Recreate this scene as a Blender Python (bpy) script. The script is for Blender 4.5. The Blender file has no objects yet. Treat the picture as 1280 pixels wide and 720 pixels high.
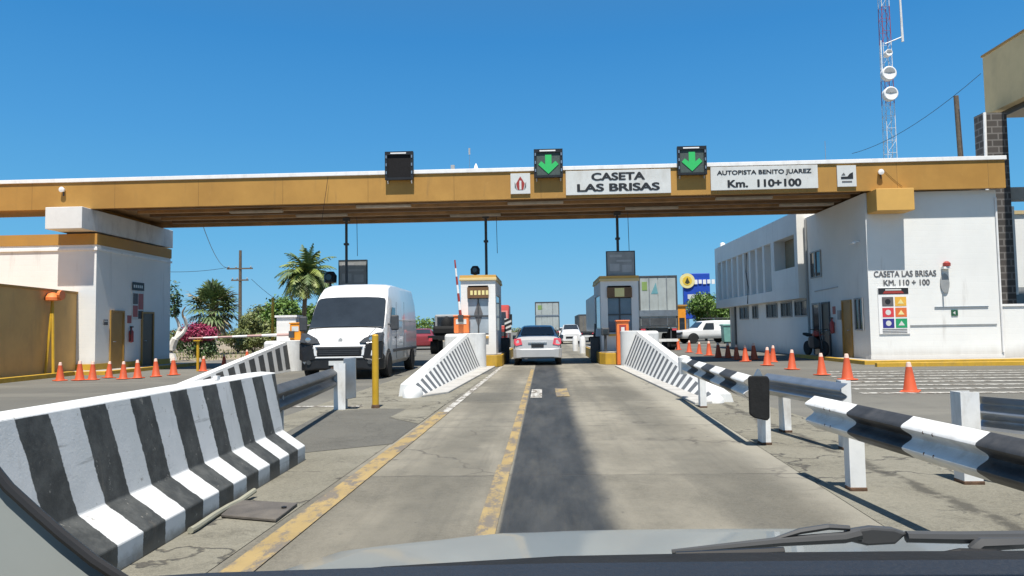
import bpy, bmesh, math, random
import numpy as np
from mathutils import Vector, Matrix, Euler

R = math.radians
sc = bpy.context.scene
C = sc.collection
random.seed(7)

# ------------------------------------------------------------------ camera, sky, sun, exposure
FPX, W0, H0 = 924.0, 1280.0, 720.0
CAM = Vector((0, 0, 1.3))
PITCH, YAW, ROLL = 3.26, 2.37, -0.9
cam_rot = Matrix.Rotation(R(YAW), 3, 'Z') @ Matrix.Rotation(R(90 + PITCH), 3, 'X') @ Matrix.Rotation(R(ROLL), 3, 'Z')
cd = bpy.data.cameras.new('camera')
co = bpy.data.objects.new('camera', cd)
C.objects.link(co)
co.location = CAM
co.rotation_euler = cam_rot.to_euler()
cd.sensor_width = 36
cd.lens = FPX / W0 * 36
cd.clip_start = 0.05
cd.clip_end = 8000
sc.camera = co

SUN_EL, SUN_AZ = 68.0, 3.0            # azimuth: degrees to the right of straight behind the camera
sun_dir = Vector((math.sin(R(SUN_AZ)) * math.cos(R(SUN_EL)), -math.cos(R(SUN_AZ)) * math.cos(R(SUN_EL)), math.sin(R(SUN_EL))))
sd = bpy.data.lights.new('sun', 'SUN')
so = bpy.data.objects.new('sun', sd)
C.objects.link(so)
so.location = (0, -20, 60)
so.rotation_euler = sun_dir.to_track_quat('Z', 'Y').to_euler()
sd.energy = 5.0
sd.angle = R(0.5)
sd.color = (1.0, 0.95, 0.87)

wd = bpy.data.worlds.new('World')
sc.world = wd
wd.use_nodes = True
nt = wd.node_tree
nt.nodes.clear()
sky = nt.nodes.new('ShaderNodeTexSky')
sky.sky_type = 'NISHITA'
sky.sun_disc = False
sky.sun_elevation = R(SUN_EL)
sky.sun_rotation = R(180 - SUN_AZ)
sky.altitude = 0
sky.air_density = 1.0
sky.dust_density = 0.3
sky.ozone_density = 2.0
hs = nt.nodes.new('ShaderNodeMix'); hs.data_type = 'RGBA'
hs.inputs[0].default_value = 0.90
tcw = nt.nodes.new('ShaderNodeTexCoord'); sxyz = nt.nodes.new('ShaderNodeSeparateXYZ')
nt.links.new(tcw.outputs['Generated'], sxyz.inputs[0])
rw = nt.nodes.new('ShaderNodeValToRGB')          # clear-day gradient by height above the horizon
cr = rw.color_ramp
cr.elements[0].position = 0.0; cr.elements[0].color = (1.45, 3.55, 5.4, 1)
cr.elements[1].position = 1.0; cr.elements[1].color = (0.75, 1.15, 1.9, 1)
for pos, col in ((0.06, (1.02, 3.25, 5.35)), (0.12, (0.70, 2.95, 5.25)), (0.25, (0.40, 2.25, 4.85)), (0.37, (0.21, 1.75, 4.3)), (0.55, (0.42, 1.35, 3.0))):
    e = cr.elements.new(pos); e.color = (*col, 1)
nt.links.new(sxyz.outputs[2], rw.inputs['Fac'])
bg = nt.nodes.new('ShaderNodeBackground')
bg.inputs['Strength'].default_value = 0.10
wo = nt.nodes.new('ShaderNodeOutputWorld')
nt.links.new(sky.outputs[0], hs.inputs[6])
nt.links.new(rw.outputs[0], hs.inputs[7])
nt.links.new(hs.outputs[2], bg.inputs['Color'])
nt.links.new(bg.outputs[0], wo.inputs['Surface'])

sc.view_settings.view_transform = 'Standard'
sc.view_settings.look = 'None'
sc.view_settings.gamma = 1
sc.view_settings.exposure = 0.55
sc.view_settings.use_curve_mapping = False
sc.cycles.max_bounces = 6
sc.cycles.use_denoising = True

# ------------------------------------------------------------------ pixel rays of the photograph -> real points
def ray(px, py):
    return (cam_rot @ Vector(((px - W0 / 2) / FPX, -(py - H0 / 2) / FPX, -1.0)))

def P(px, py, Y):
    d = ray(px, py)
    return CAM + d * (Y / d.y)

def G(px, py, z=0.0):
    d = ray(px, py)
    return CAM + d * ((z - CAM.z) / d.z)

def onX(px, py, X):
    d = ray(px, py)
    return CAM + d * (X / d.x)

# ------------------------------------------------------------------ materials
MATS = {}
def mat(name, col, rough=0.6, var=0.12, scale=4.0, metal=0.0, bump=0.0, bscale=60.0, dirt=0.0, dirtcol=(0.16, 0.13, 0.10),
        dscale=1.2, emit=None, estr=0.0, coat=0.0, spec=0.5, coords='Object'):
    if name in MATS: return MATS[name]
    m = bpy.data.materials.new(name)
    m.use_nodes = True
    t = m.node_tree
    b = t.nodes['Principled BSDF']
    b.inputs['Roughness'].default_value = rough
    b.inputs['Metallic'].default_value = metal
    b.inputs['Specular IOR Level'].default_value = spec
    if coat: b.inputs['Coat Weight'].default_value = coat; b.inputs['Coat Roughness'].default_value = 0.05
    tc = t.nodes.new('ShaderNodeTexCoord')
    n = t.nodes.new('ShaderNodeTexNoise')
    n.inputs['Scale'].default_value = scale
    n.inputs['Detail'].default_value = 6
    n.inputs['Roughness'].default_value = 0.6
    t.links.new(tc.outputs[coords], n.inputs['Vector'])
    r = t.nodes.new('ShaderNodeValToRGB')
    r.color_ramp.elements[0].position = 0.3
    r.color_ramp.elements[1].position = 0.7
    lo = [max(0, c * (1 - var)) for c in col]; hi = [min(1, c * (1 + var * 0.7)) for c in col]
    r.color_ramp.elements[0].color = (*lo, 1)
    r.color_ramp.elements[1].color = (*hi, 1)
    t.links.new(n.outputs['Fac'], r.inputs['Fac'])
    out = r.outputs['Color']
    if dirt > 0:
        n2 = t.nodes.new('ShaderNodeTexNoise')
        n2.inputs['Scale'].default_value = dscale
        n2.inputs['Detail'].default_value = 9
        n2.inputs['Roughness'].default_value = 0.7
        mp = t.nodes.new('ShaderNodeMapping')
        mp.inputs['Scale'].default_value = (1, 1, 0.35)
        t.links.new(tc.outputs[coords], mp.inputs['Vector'])
        t.links.new(mp.outputs[0], n2.inputs['Vector'])
        r2 = t.nodes.new('ShaderNodeValToRGB')
        r2.color_ramp.elements[0].position = 0.5
        r2.color_ramp.elements[1].position = 0.78
        r2.color_ramp.elements[1].color = (dirt, dirt, dirt, 1)
        t.links.new(n2.outputs['Fac'], r2.inputs['Fac'])
        r2.color_ramp.elements[0].color = (0, 0, 0, 1)
        mx = t.nodes.new('ShaderNodeMix'); mx.data_type = 'RGBA'
        t.links.new(r2.outputs['Color'], mx.inputs[0])
        t.links.new(out, mx.inputs[6])
        mx.inputs[7].default_value = (*dirtcol, 1)
        out = mx.outputs[2]
    t.links.new(out, b.inputs['Base Color'])
    if bump > 0:
        n3 = t.nodes.new('ShaderNodeTexNoise')
        n3.inputs['Scale'].default_value = bscale
        n3.inputs['Detail'].default_value = 5
        t.links.new(tc.outputs[coords], n3.inputs['Vector'])
        bp = t.nodes.new('ShaderNodeBump')
        bp.inputs['Strength'].default_value = bump
        bp.inputs['Distance'].default_value = 0.02
        t.links.new(n3.outputs['Fac'], bp.inputs['Height'])
        t.links.new(bp.outputs[0], b.inputs['Normal'])
    if emit:
        b.inputs['Emission Color'].default_value = (*emit, 1)
        b.inputs['Emission Strength'].default_value = estr
    MATS[name] = m
    return m

class NT:
    """tiny node helper"""
    def __init__(s, name):
        s.m = bpy.data.materials.new(name); s.m.use_nodes = True
        s.t = s.m.node_tree; s.b = s.t.nodes['Principled BSDF']
        s.tc = s.t.nodes.new('ShaderNodeTexCoord')
        s.sep = s.t.nodes.new('ShaderNodeSeparateXYZ')
        s.t.links.new(s.tc.outputs['Object'], s.sep.inputs[0])
        s.x, s.y, s.z = s.sep.outputs[0], s.sep.outputs[1], s.sep.outputs[2]
    def put(s, sock, v):
        if isinstance(v, (int, float)): sock.default_value = v
        elif isinstance(v, tuple): sock.default_value = (*v, 1) if len(v) == 3 else v
        else: s.t.links.new(v, sock)
    def noise(s, scale, detail=6, rough=0.6, stretch=(1, 1, 1)):
        n = s.t.nodes.new('ShaderNodeTexNoise')
        mp = s.t.nodes.new('ShaderNodeMapping'); mp.inputs['Scale'].default_value = stretch
        s.t.links.new(s.tc.outputs['Object'], mp.inputs['Vector'])
        s.t.links.new(mp.outputs[0], n.inputs['Vector'])
        n.inputs['Scale'].default_value = scale; n.inputs['Detail'].default_value = detail; n.inputs['Roughness'].default_value = rough
        return n.outputs['Fac']
    def math(s, op, a, b=0.0, c=None):
        n = s.t.nodes.new('ShaderNodeMath'); n.operation = op
        s.put(n.inputs[0], a); s.put(n.inputs[1], b)
        if c is not None: s.put(n.inputs[2], c)
        return n.outputs[0]
    def step(s, v, a, b, lo=0.0, hi=1.0):
        n = s.t.nodes.new('ShaderNodeMapRange'); n.interpolation_type = 'SMOOTHSTEP'
        s.put(n.inputs[0], v); n.inputs[1].default_value = a; n.inputs[2].default_value = b
        n.inputs[3].default_value = lo; n.inputs[4].default_value = hi
        return n.outputs[0]
    def mix(s, f, a, b, mode='MIX'):
        n = s.t.nodes.new('ShaderNodeMix'); n.data_type = 'RGBA'; n.blend_type = mode
        s.put(n.inputs[0], f); s.put(n.inputs[6], a); s.put(n.inputs[7], b)
        return n.outputs[2]
    def cracks(s, scale, width, warp=0.25, seed=0.0):
        v = s.t.nodes.new('ShaderNodeTexVoronoi'); v.feature = 'DISTANCE_TO_EDGE'
        n = s.t.nodes.new('ShaderNodeTexNoise'); n.inputs['Scale'].default_value = 2.2; n.inputs['Detail'].default_value = 6
        s.t.links.new(s.tc.outputs['Object'], n.inputs['Vector'])
        a = s.t.nodes.new('ShaderNodeVectorMath'); a.operation = 'MULTIPLY_ADD'
        s.t.links.new(n.outputs['Color'], a.inputs[0]); a.inputs[1].default_value = (warp * 3,) * 3
        s.t.links.new(s.tc.outputs['Object'], a.inputs[2])
        s.t.links.new(a.outputs[0], v.inputs['Vector']); v.inputs['Scale'].default_value = scale
        return s.step(v.outputs['Distance'], 0.0, width, 1.0, 0.0)
    def bump(s, h, strength=0.3, dist=0.01):
        bp = s.t.nodes.new('ShaderNodeBump'); bp.inputs['Strength'].default_value = strength; bp.inputs['Distance'].default_value = dist
        s.put(bp.inputs['Height'], h); s.t.links.new(bp.outputs[0], s.b.inputs['Normal'])
    def wnoise(s, v):
        w = s.t.nodes.new('ShaderNodeTexWhiteNoise'); w.noise_dimensions = '1D'; s.put(w.inputs['W'], v); return w.outputs['Value']
    def cells(s, scale):
        v = s.t.nodes.new('ShaderNodeTexVoronoi'); v.inputs['Scale'].default_value = scale
        s.t.links.new(s.tc.outputs['Object'], v.inputs['Vector'])
        h = s.t.nodes.new('ShaderNodeSeparateColor'); s.t.links.new(v.outputs['Color'], h.inputs[0]); return h.outputs[0]
    def done(s, col, rough=0.85):
        s.put(s.b.inputs['Base Color'], col); s.put(s.b.inputs['Roughness'], rough)
        return s.m

def lane_material():
    n = NT('lane_concrete')
    big = n.noise(0.55, 6, 0.6, (1, 0.45, 1)); mid = n.noise(3.0, 8, 0.65); fine = n.noise(70, 4, 0.7)
    slab = n.wnoise(n.math('FLOOR', n.math('DIVIDE', n.y, 3.35)))
    tone = n.math('ADD', n.step(big, 0.34, 0.64), n.math('MULTIPLY_ADD', slab, 0.5, -0.25))
    col = n.mix(tone, (0.108, 0.099, 0.075), (0.250, 0.230, 0.180))
    lon = n.noise(1.0, 8, 0.7, (2.6, 0.10, 1))
    col = n.mix(n.step(lon, 0.46, 0.68, 0, 0.55), col, (0.080, 0.075, 0.060))
    blot = n.noise(0.9, 8, 0.72, (1, 0.7, 1))
    col = n.mix(n.step(blot, 0.55, 0.70, 0, 0.6), col, (0.068, 0.064, 0.054))
    col = n.mix(n.step(n.cells(38), 0.0, 1.0, 0.0, 0.22), col, (0.23, 0.21, 0.17))
    col = n.mix(n.step(mid, 0.45, 0.75, 0, 0.45), col, (0.078, 0.075, 0.060))
    col = n.mix(n.step(fine, 0.35, 0.7, 0, 0.35), col, (0.24, 0.222, 0.18))
    rag = n.math('ADD', n.x, n.math('MULTIPLY_ADD', n.noise(1.1, 7, 0.7), 0.9, -0.45))
    col = n.mix(n.step(rag, 1.75, 2.25, 0, 0.6), col, (0.29, 0.272, 0.222))
    # worn wheel paths
    wob = n.math('MULTIPLY_ADD', n.noise(0.8, 5), 0.5, -0.25)
    xw = n.math('ADD', n.x, wob)
    wl = n.math('MULTIPLY', n.step(xw, -1.35, -1.05), n.step(xw, -0.75, -0.5, 1, 0))
    wr = n.math('MULTIPLY', n.step(xw, 1.15, 1.4), n.step(xw, 1.75, 2.1, 1, 0))
    col = n.mix(n.math('MULTIPLY', n.math('ADD', wl, wr), 0.32), col, (0.068, 0.066, 0.055))
    # dark oil-polished asphalt strip down the middle of the lane
    edge = n.math('MULTIPLY_ADD', n.noise(2.3, 7, 0.7, (1, 0.35, 1)), 0.26, -0.13)
    xs = n.math('ADD', n.x, edge)
    strip = n.math('MULTIPLY', n.step(n.x, -0.325, -0.295), n.step(xs, 0.34, 0.60, 1, 0))
    sc_ = n.mix(n.step(n.noise(1.2, 7, 0.7, (2, 0.3, 1)), 0.3, 0.72), (0.013, 0.0145, 0.015), (0.052, 0.053, 0.051))
    sc_ = n.mix(n.step(fine, 0.5, 0.75, 0, 0.5), sc_, (0.065, 0.065, 0.06))
    strip = n.math('MULTIPLY', strip, n.step(n.noise(1.6, 8, 0.75, (2.2, 0.5, 1)), 0.30, 0.55, 0.86, 0.98))
    # darker square patches of older surfacing
    pt = n.math('MULTIPLY', n.step(n.y, 13.6, 13.7), n.step(n.y, 15.5, 15.6, 1, 0))
    pt = n.math('MULTIPLY', pt, n.step(n.x, -0.33, -0.30, 1, 0))
    col = n.mix(n.math('MULTIPLY', pt, 0.45), col, (0.075, 0.073, 0.062))
    col = n.mix(strip, col, sc_)
    # joints across the lane and cracks
    yy = n.math('ADD', n.y, n.math('MULTIPLY_ADD', n.noise(1.6, 5), 0.16, -0.08))
    fr = n.math('FRACT', n.math('DIVIDE', yy, 3.35))
    j = n.math('ADD', n.step(fr, 0.0, 0.010, 1, 0), n.step(fr, 0.990, 1.0, 0, 1))
    j = n.math('MULTIPLY', j, n.step(n.noise(1.4, 4), 0.3, 0.55))
    ck = n.math('MULTIPLY', n.cracks(0.42, 0.014), n.step(n.noise(0.5, 3), 0.45, 0.6))
    dk = n.math('MINIMUM', n.math('ADD', j, ck), 1.0)
    col = n.mix(n.math('MULTIPLY', dk, 0.6), col, (0.045, 0.04, 0.035))
    spots = n.math('MAXIMUM', n.step(n.noise(5.5, 3, 0.5), 0.69, 0.74, 0, 0.6), n.step(n.noise(16, 3, 0.5), 0.70, 0.74, 0, 0.5))
    col = n.mix(spots, col, (0.06, 0.055, 0.05))
    n.bump(n.math('SUBTRACT', n.math('ADD', fine, n.math('MULTIPLY', mid, 0.5)), dk), 0.35, 0.012)
    rg = n.mix(strip, (0.85, 0.85, 0.85), (0.62, 0.62, 0.62))
    return n.done(col, rg)

def shoulder_material(name, a, b, dark, crack=1.0):
    n = NT(name)
    big = n.noise(0.7, 7, 0.62); mid = n.noise(4.0, 9, 0.7); fine = n.noise(90, 4, 0.7)
    col = n.mix(n.step(big, 0.35, 0.65), a, b)
    col = n.mix(n.step(mid, 0.5, 0.75, 0, 0.55), col, dark)
    col = n.mix(n.step(fine, 0.4, 0.7, 0, 0.4), col, tuple(min(1, c * 1.5) for c in b))
    col = n.mix(n.step(n.noise(1.5, 9, 0.75), 0.52, 0.66, 0, 0.65), col, dark)
    col = n.mix(n.step(n.cells(55), 0.0, 1.0, 0.0, 0.30), col, tuple(min(1, c * 1.55) for c in b))
    col = n.mix(n.step(n.noise(14, 5, 0.7), 0.62, 0.72, 0, 0.6), col, tuple(c * 0.5 for c in dark))
    sx_ = n.math('ADD', n.x, n.math('MULTIPLY_ADD', n.noise(1.8, 7, 0.72), 0.5, -0.25))
    seam = n.step(n.math('ABSOLUTE', n.math('SUBTRACT', sx_, 2.98)), 0.02, 0.10, 1, 0)
    seam = n.math('MULTIPLY', seam, n.step(n.noise(3.5, 6, 0.7), 0.36, 0.5))
    col = n.mix(n.math('MULTIPLY', seam, 0.8 * crack), col, (0.055, 0.05, 0.04))
    ck = n.math('MULTIPLY', n.cracks(0.75, 0.022, 0.35), n.step(n.noise(0.6, 4), 0.36, 0.48, 0, crack))
    ck2 = n.math('MULTIPLY', n.cracks(2.1, 0.03, 0.2), n.step(n.noise(0.9, 4), 0.55, 0.66, 0, 0.7 * crack))
    dk = n.math('MINIMUM', n.math('ADD', ck, ck2), 1.0)
    col = n.mix(n.math('MULTIPLY', dk, 0.75), col, (0.05, 0.045, 0.04))
    n.bump(n.math('SUBTRACT', n.math('ADD', fine, mid), n.math('MULTIPLY', dk, 2.0)), 0.7, 0.02)
    return n.done(col, 0.9)

def ground_material():
    n = NT('dusty_asphalt')
    big = n.noise(0.09, 7, 0.6); mid = n.noise(1.1, 8, 0.65, (1, 0.6, 1)); fine = n.noise(50, 4, 0.7)
    col = n.mix(n.step(big, 0.4, 0.6), (0.100, 0.097, 0.083), (0.135, 0.130, 0.110))
    col = n.mix(n.step(mid, 0.45, 0.72, 0, 0.6), col, (0.080, 0.077, 0.068))
    col = n.mix(n.step(n.noise(0.25, 7, 0.7, (0.5, 2.0, 1)), 0.5, 0.66, 0, 0.5), col, (0.19, 0.18, 0.15))
    col = n.mix(n.step(fine, 0.4, 0.7, 0, 0.3), col, (0.21, 0.20, 0.18))
    n.bump(n.math('ADD', fine, mid), 0.3, 0.01)
    return n.done(col, 0.9)

def paint_material(name, col, keep=0.42, scale=5.0):
    """road paint worn away in patches"""
    n = NT(name)
    f = n.noise(scale, 9, 0.72, (1.6, 0.7, 1)); fine = n.noise(80, 4, 0.7)
    m_ = n.math('ADD', f, n.math('MULTIPLY_ADD', fine, 0.25, -0.125))
    worn = n.step(m_, keep, keep + 0.13)
    c = n.mix(n.step(n.noise(2, 5), 0.3, 0.7), tuple(x * 0.8 for x in col), col)
    n.done(n.mix(n.math('MULTIPLY', worn, 0.9), (0.15, 0.13, 0.105), c), 0.8)
    return n.m

def wall_material(name, col, grime=0.35):
    """painted block wall: faint courses under the paint, rain streaks"""
    n = NT(name)
    big = n.noise(0.5, 6, 0.6); fine = n.noise(45, 5, 0.65); streak = n.noise(2.2, 7, 0.7, (1, 1, 0.12))
    c = n.mix(n.step(big, 0.35, 0.7), tuple(x * 0.93 for x in col), col)
    c = n.mix(n.step(streak, 0.56, 0.8, 0, grime), c, (0.36, 0.33, 0.29))
    low = n.math('MULTIPLY', n.step(n.math('ADD', n.z, n.math('MULTIPLY', streak, 0.5)), 0.2, 0.75, 1, 0), grime)
    c = n.mix(low, c, (0.30, 0.25, 0.19))
    h = n.math('ABSOLUTE', n.math('SUBTRACT', n.math('FRACT', n.math('DIVIDE', n.z, 0.2)), 0.5))
    course = n.step(h, 0.46, 0.5)
    n.bump(n.math('SUBTRACT', fine, n.math('MULTIPLY', course, 0.8)), 0.35, 0.008)
    return n.done(c, 0.75)

def leaf_material(name, a, b, c, scale=2.5):
    n = NT(name)
    f = n.noise(scale, 3, 0.5); g = n.noise(scale * 9, 3, 0.6)
    col = n.mix(n.step(f, 0.38, 0.62), a, b)
    col = n.mix(n.step(g, 0.5, 0.75, 0, 0.8), col, c)
    n.b.inputs['Subsurface Weight'].default_value = 0.0
    return n.done(col, 0.55)

def brick_material():
    n = NT('grey_brick')
    bt = n.t.nodes.new('ShaderNodeTexBrick')
    mp = n.t.nodes.new('ShaderNodeMapping'); mp.inputs['Rotation'].default_value = (R(90), 0, 0)
    cmb = n.t.nodes.new('ShaderNodeCombineXYZ')
    n.put(cmb.inputs[0], n.math('ADD', n.x, n.y)); n.put(cmb.inputs[1], n.z)
    n.t.links.new(cmb.outputs[0], bt.inputs['Vector'])
    bt.inputs['Color1'].default_value = (0.085, 0.075, 0.068, 1); bt.inputs['Color2'].default_value = (0.05, 0.045, 0.042, 1)
    bt.inputs['Mortar'].default_value = (0.16, 0.15, 0.14, 1)
    bt.inputs['Scale'].default_value = 1.0; bt.inputs['Mortar Size'].default_value = 0.03
    bt.inputs['Brick Width'].default_value = 0.5; bt.inputs['Row Height'].default_value = 0.28
    return n.done(bt.outputs['Color'], 0.9)

def barrier_material(y_end, per):
    n = NT('barrier_stripe_paint')
    wob = n.math('MULTIPLY_ADD', n.noise(9, 6, 0.7), 0.05, -0.025)
    yy = n.math('SUBTRACT', n.math('ADD', n.y, wob), n.math('MULTIPLY', n.math('SUBTRACT', 0.9, n.math('MAXIMUM', n.z, 0.31)), 0.24))
    f = n.math('FRACT', n.math('ADD', n.math('DIVIDE', n.math('SUBTRACT', y_end, yy), per), 0.28))
    blk = n.math('MULTIPLY', n.step(f, 0.0, 0.012), n.step(f, 0.497, 0.509, 1, 0))
    blk = n.math('MULTIPLY', blk, n.step(n.math('ADD', n.z, n.math('MULTIPLY', wob, 0.25)), 0.887, 0.893, 1, 0))
    fine = n.noise(60, 5, 0.7); mid = n.noise(6, 8, 0.7); big = n.noise(1.7, 6, 0.6)
    white = n.mix(n.step(big, 0.35, 0.7), (0.58, 0.59, 0.58), (0.70, 0.70, 0.69))
    black = n.mix(n.step(mid, 0.35, 0.7), (0.036, 0.038, 0.036), (0.088, 0.090, 0.084))
    col = n.mix(blk, white, black)
    chip = n.step(n.math('ADD', n.noise(11, 9, 0.78), n.math('MULTIPLY_ADD', fine, 0.12, -0.06)), 0.62, 0.64)
    col = n.mix(n.math('MULTIPLY', chip, 0.8), col, (0.30, 0.285, 0.25))
    scuff = n.step(n.noise(1.3, 8, 0.75, (1, 0.5, 7)), 0.56, 0.72, 0, 0.6)
    col = n.mix(scuff, col, (0.10, 0.095, 0.085))
    drip = n.step(n.noise(5, 7, 0.7, (1, 1, 0.12)), 0.58, 0.75, 0, 0.35)
    col = n.mix(drip, col, (0.24, 0.21, 0.17))
    foot = n.step(n.math('ADD', n.z, n.math('MULTIPLY_ADD', mid, 0.18, -0.09)), 0.0, 0.11, 0.75, 0)
    col = n.mix(foot, col, (0.17, 0.15, 0.12))
    n.bump(n.math('SUBTRACT', n.math('ADD', n.math('MULTIPLY', fine, 0.6), mid), n.math('MULTIPLY', chip, 1.2)), 0.25, 0.01)
    return n.done(col, 0.65)

def fascia_material():
    n = NT('ochre_fascia_sheet')
    big = n.noise(0.35, 6, 0.65); mid = n.noise(3, 8, 0.7)
    col = n.mix(n.step(big, 0.35, 0.65), (0.37, 0.190, 0.036), (0.46, 0.245, 0.050))
    panel = n.wnoise(n.math('FLOOR', n.math('DIVIDE', n.x, 3.05)))
    col = n.mix(n.math('MULTIPLY', panel, 0.30), col, (0.33, 0.185, 0.045))
    jf = n.math('FRACT', n.math('DIVIDE', n.x, 3.05))
    j = n.step(jf, 0.0, 0.007, 1, 0)
    col = n.mix(n.math('MULTIPLY', j, 0.65), col, (0.10, 0.06, 0.02))
    st = n.step(n.noise(2.4, 8, 0.72, (1, 1, 0.10)), 0.54, 0.74, 0, 0.5)
    col = n.mix(st, col, (0.20, 0.115, 0.04))
    col = n.mix(n.step(mid, 0.6, 0.75, 0, 0.35), col, (0.52, 0.31, 0.10))
    n.bump(n.math('SUBTRACT', big, n.math('MULTIPLY', j, 0.6)), 0.4, 0.03)
    return n.done(col, 0.62)

M = {}
M['ground'] = ground_material()
M['lane'] = lane_material()
M['shoulder'] = shoulder_material('shoulder_concrete', (0.140, 0.130, 0.098), (0.200, 0.188, 0.148), (0.088, 0.082, 0.064))
M['patch'] = shoulder_material('patch_asphalt', (0.088, 0.085, 0.073), (0.112, 0.108, 0.092), (0.07, 0.067, 0.058), 0.3)
M['dirt'] = shoulder_material('dry_earth', (0.20, 0.16, 0.11), (0.27, 0.22, 0.16), (0.12, 0.11, 0.06), 0.0)
M['yline'] = paint_material('yellow_road_paint', (0.37, 0.265, 0.105), 0.41, 3.0)
M['yline_worn'] = paint_material('worn_yellow_road_paint', (0.36, 0.265, 0.11), 0.43, 3.0)
M['wline'] = paint_material('white_road_paint', (0.56, 0.55, 0.51), 0.43)
M['white_wall'] = wall_material('white_painted_wall', (0.79, 0.79, 0.76), 0.5)
M['white_clean'] = wall_material('white_painted_concrete', (0.78, 0.77, 0.74), 0.25)
M['ochre'] = mat('ochre_paint', (0.43, 0.225, 0.045), 0.65, 0.08, 0.8, bump=0.15, bscale=30, dirt=0.25, dscale=0.7)
M['ochre_wall'] = mat('ochre_wall_paint', (0.58, 0.36, 0.13), 0.75, 0.12, 0.9, bump=0.2, bscale=40, dirt=0.35)
M['yellow_box'] = mat('pale_yellow_paint', (0.62, 0.36, 0.09), 0.65, 0.08, 1.5)
M['soffit'] = mat('brown_soffit_metal', (0.36, 0.21, 0.09), 0.6, 0.25, 1.5, dirt=0.6, dirtcol=(0.05, 0.04, 0.03), dscale=0.8)
M['joist'] = mat('dark_brown_steel', (0.16, 0.095, 0.045), 0.6, 0.3, 2)
M['trim'] = mat('white_roof_trim', (0.82, 0.81, 0.79), 0.5, 0.05, 2, dirt=0.3, dscale=3)
M['yellow'] = mat('yellow_curb_paint', (0.55, 0.33, 0.03), 0.6, 0.15, 3, bump=0.2, dirt=0.45, dscale=2.5)
M['ypole'] = mat('yellow_pole_paint', (0.55, 0.33, 0.02), 0.45, 0.12, 5, dirt=0.3, dscale=4)
M['bwhite'] = mat('barrier_white', (0.68, 0.685, 0.67), 0.7, 0.08, 3, bump=0.10, bscale=45, dirt=0.5, dirtcol=(0.3, 0.28, 0.25), dscale=3)
M['bblack'] = mat('barrier_black', (0.062, 0.063, 0.060), 0.65, 0.35, 5, bump=0.12, bscale=45, dirt=0.5, dirtcol=(0.12, 0.115, 0.10), dscale=3)
M['ramp_black'] = mat('ramp_stripe_paint', (0.115, 0.125, 0.135), 0.7, 0.25, 5, bump=0.2)
M['galv'] = mat('galvanised_steel', (0.42, 0.44, 0.46), 0.38, 0.15, 4, metal=0.85, dirt=0.3, dirtcol=(0.2, 0.19, 0.18))
M['galv_dark'] = mat('weathered_dark_steel', (0.10, 0.105, 0.11), 0.45, 0.3, 4, metal=0.4, dirt=0.4, dirtcol=(0.2, 0.2, 0.2))
M['rwhite'] = mat('rail_white_paint', (0.72, 0.72, 0.70), 0.5, 0.10, 4, bump=0.25, bscale=5, dirt=0.6, dirtcol=(0.26, 0.21, 0.15), dscale=4)
M['rblack'] = mat('rail_black_paint', (0.035, 0.035, 0.036), 0.55, 0.4, 5, bump=0.25, bscale=5, dirt=0.7, dirtcol=(0.10, 0.095, 0.09), dscale=4)
M['rust'] = mat('rusty_steel', (0.10, 0.055, 0.03), 0.9, 0.5, 14, bump=0.3)
M['rubber'] = mat('black_rubber', (0.013, 0.013, 0.013), 0.75, 0.3, 10, bump=0.2, bscale=30, spec=0.3)
M['black'] = mat('black_plastic', (0.014, 0.014, 0.015), 0.45, 0.3, 6)
M['dgrey'] = mat('dark_grey_plastic', (0.055, 0.058, 0.062), 0.5, 0.2, 6)
M['grey'] = mat('grey_metal_panel', (0.30, 0.31, 0.31), 0.45, 0.2, 2, dirt=0.3, dirtcol=(0.11, 0.11, 0.11))
M['cone'] = mat('orange_cone_plastic', (0.60, 0.095, 0.030), 0.55, 0.12, 3, dirt=0.6, dirtcol=(0.22, 0.10, 0.06), dscale=6)
M['cone_tip'] = mat('pale_cone_tip', (0.80, 0.55, 0.45), 0.5, 0.1, 8)
M['orange'] = mat('orange_housing_paint', (0.78, 0.20, 0.05), 0.45, 0.1, 3)
M['amber'] = mat('amber_housing_paint', (0.80, 0.30, 0.02), 0.45, 0.1, 3)
M['red'] = mat('red_paint', (0.33, 0.045, 0.035), 0.4, 0.15, 3)
M['sign_white'] = mat('sign_white_sheet', (0.62, 0.63, 0.61), 0.45, 0.06, 2, dirt=0.45, dirtcol=(0.3, 0.26, 0.2), dscale=2)
M['ink'] = mat('sign_black_ink', (0.018, 0.018, 0.020), 0.5, 0.1, 3)
M['ink_faded'] = mat('faded_black_paint', (0.12, 0.12, 0.125), 0.7, 0.3, 12)
M['glass'] = mat('dark_window_glass', (0.025, 0.032, 0.040), 0.06, 0.2, 2, spec=0.8)
M['glass_blue'] = mat('booth_window_glass', (0.34, 0.39, 0.43), 0.12, 0.2, 2, spec=0.8)
M['van_white'] = mat('van_white_paint', (0.76, 0.76, 0.75), 0.28, 0.04, 2, coat=0.6, dirt=0.3, dirtcol=(0.5, 0.46, 0.4), dscale=1.5)
M['silver'] = mat('silver_car_paint', (0.40, 0.405, 0.41), 0.35, 0.05, 3, metal=0.0, coat=0.6, dirt=0.2, dirtcol=(0.3, 0.28, 0.25))
M['hood'] = mat('own_hood_paint', (0.25, 0.275, 0.275), 0.38, 0.03, 3, metal=0.1, coat=0.5)
M['tyre'] = mat('tyre_rubber', (0.016, 0.016, 0.016), 0.8, 0.3, 8)
M['rim'] = mat('wheel_rim_metal', (0.35, 0.36, 0.37), 0.35, 0.1, 5, metal=0.7)
M['tail'] = mat('red_tail_lens', (0.62, 0.075, 0.10), 0.2, 0.15, 8, coat=0.5)
M['lens'] = mat('clear_lamp_lens', (0.07, 0.075, 0.08), 0.15, 0.2, 8, metal=0.3)
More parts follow.
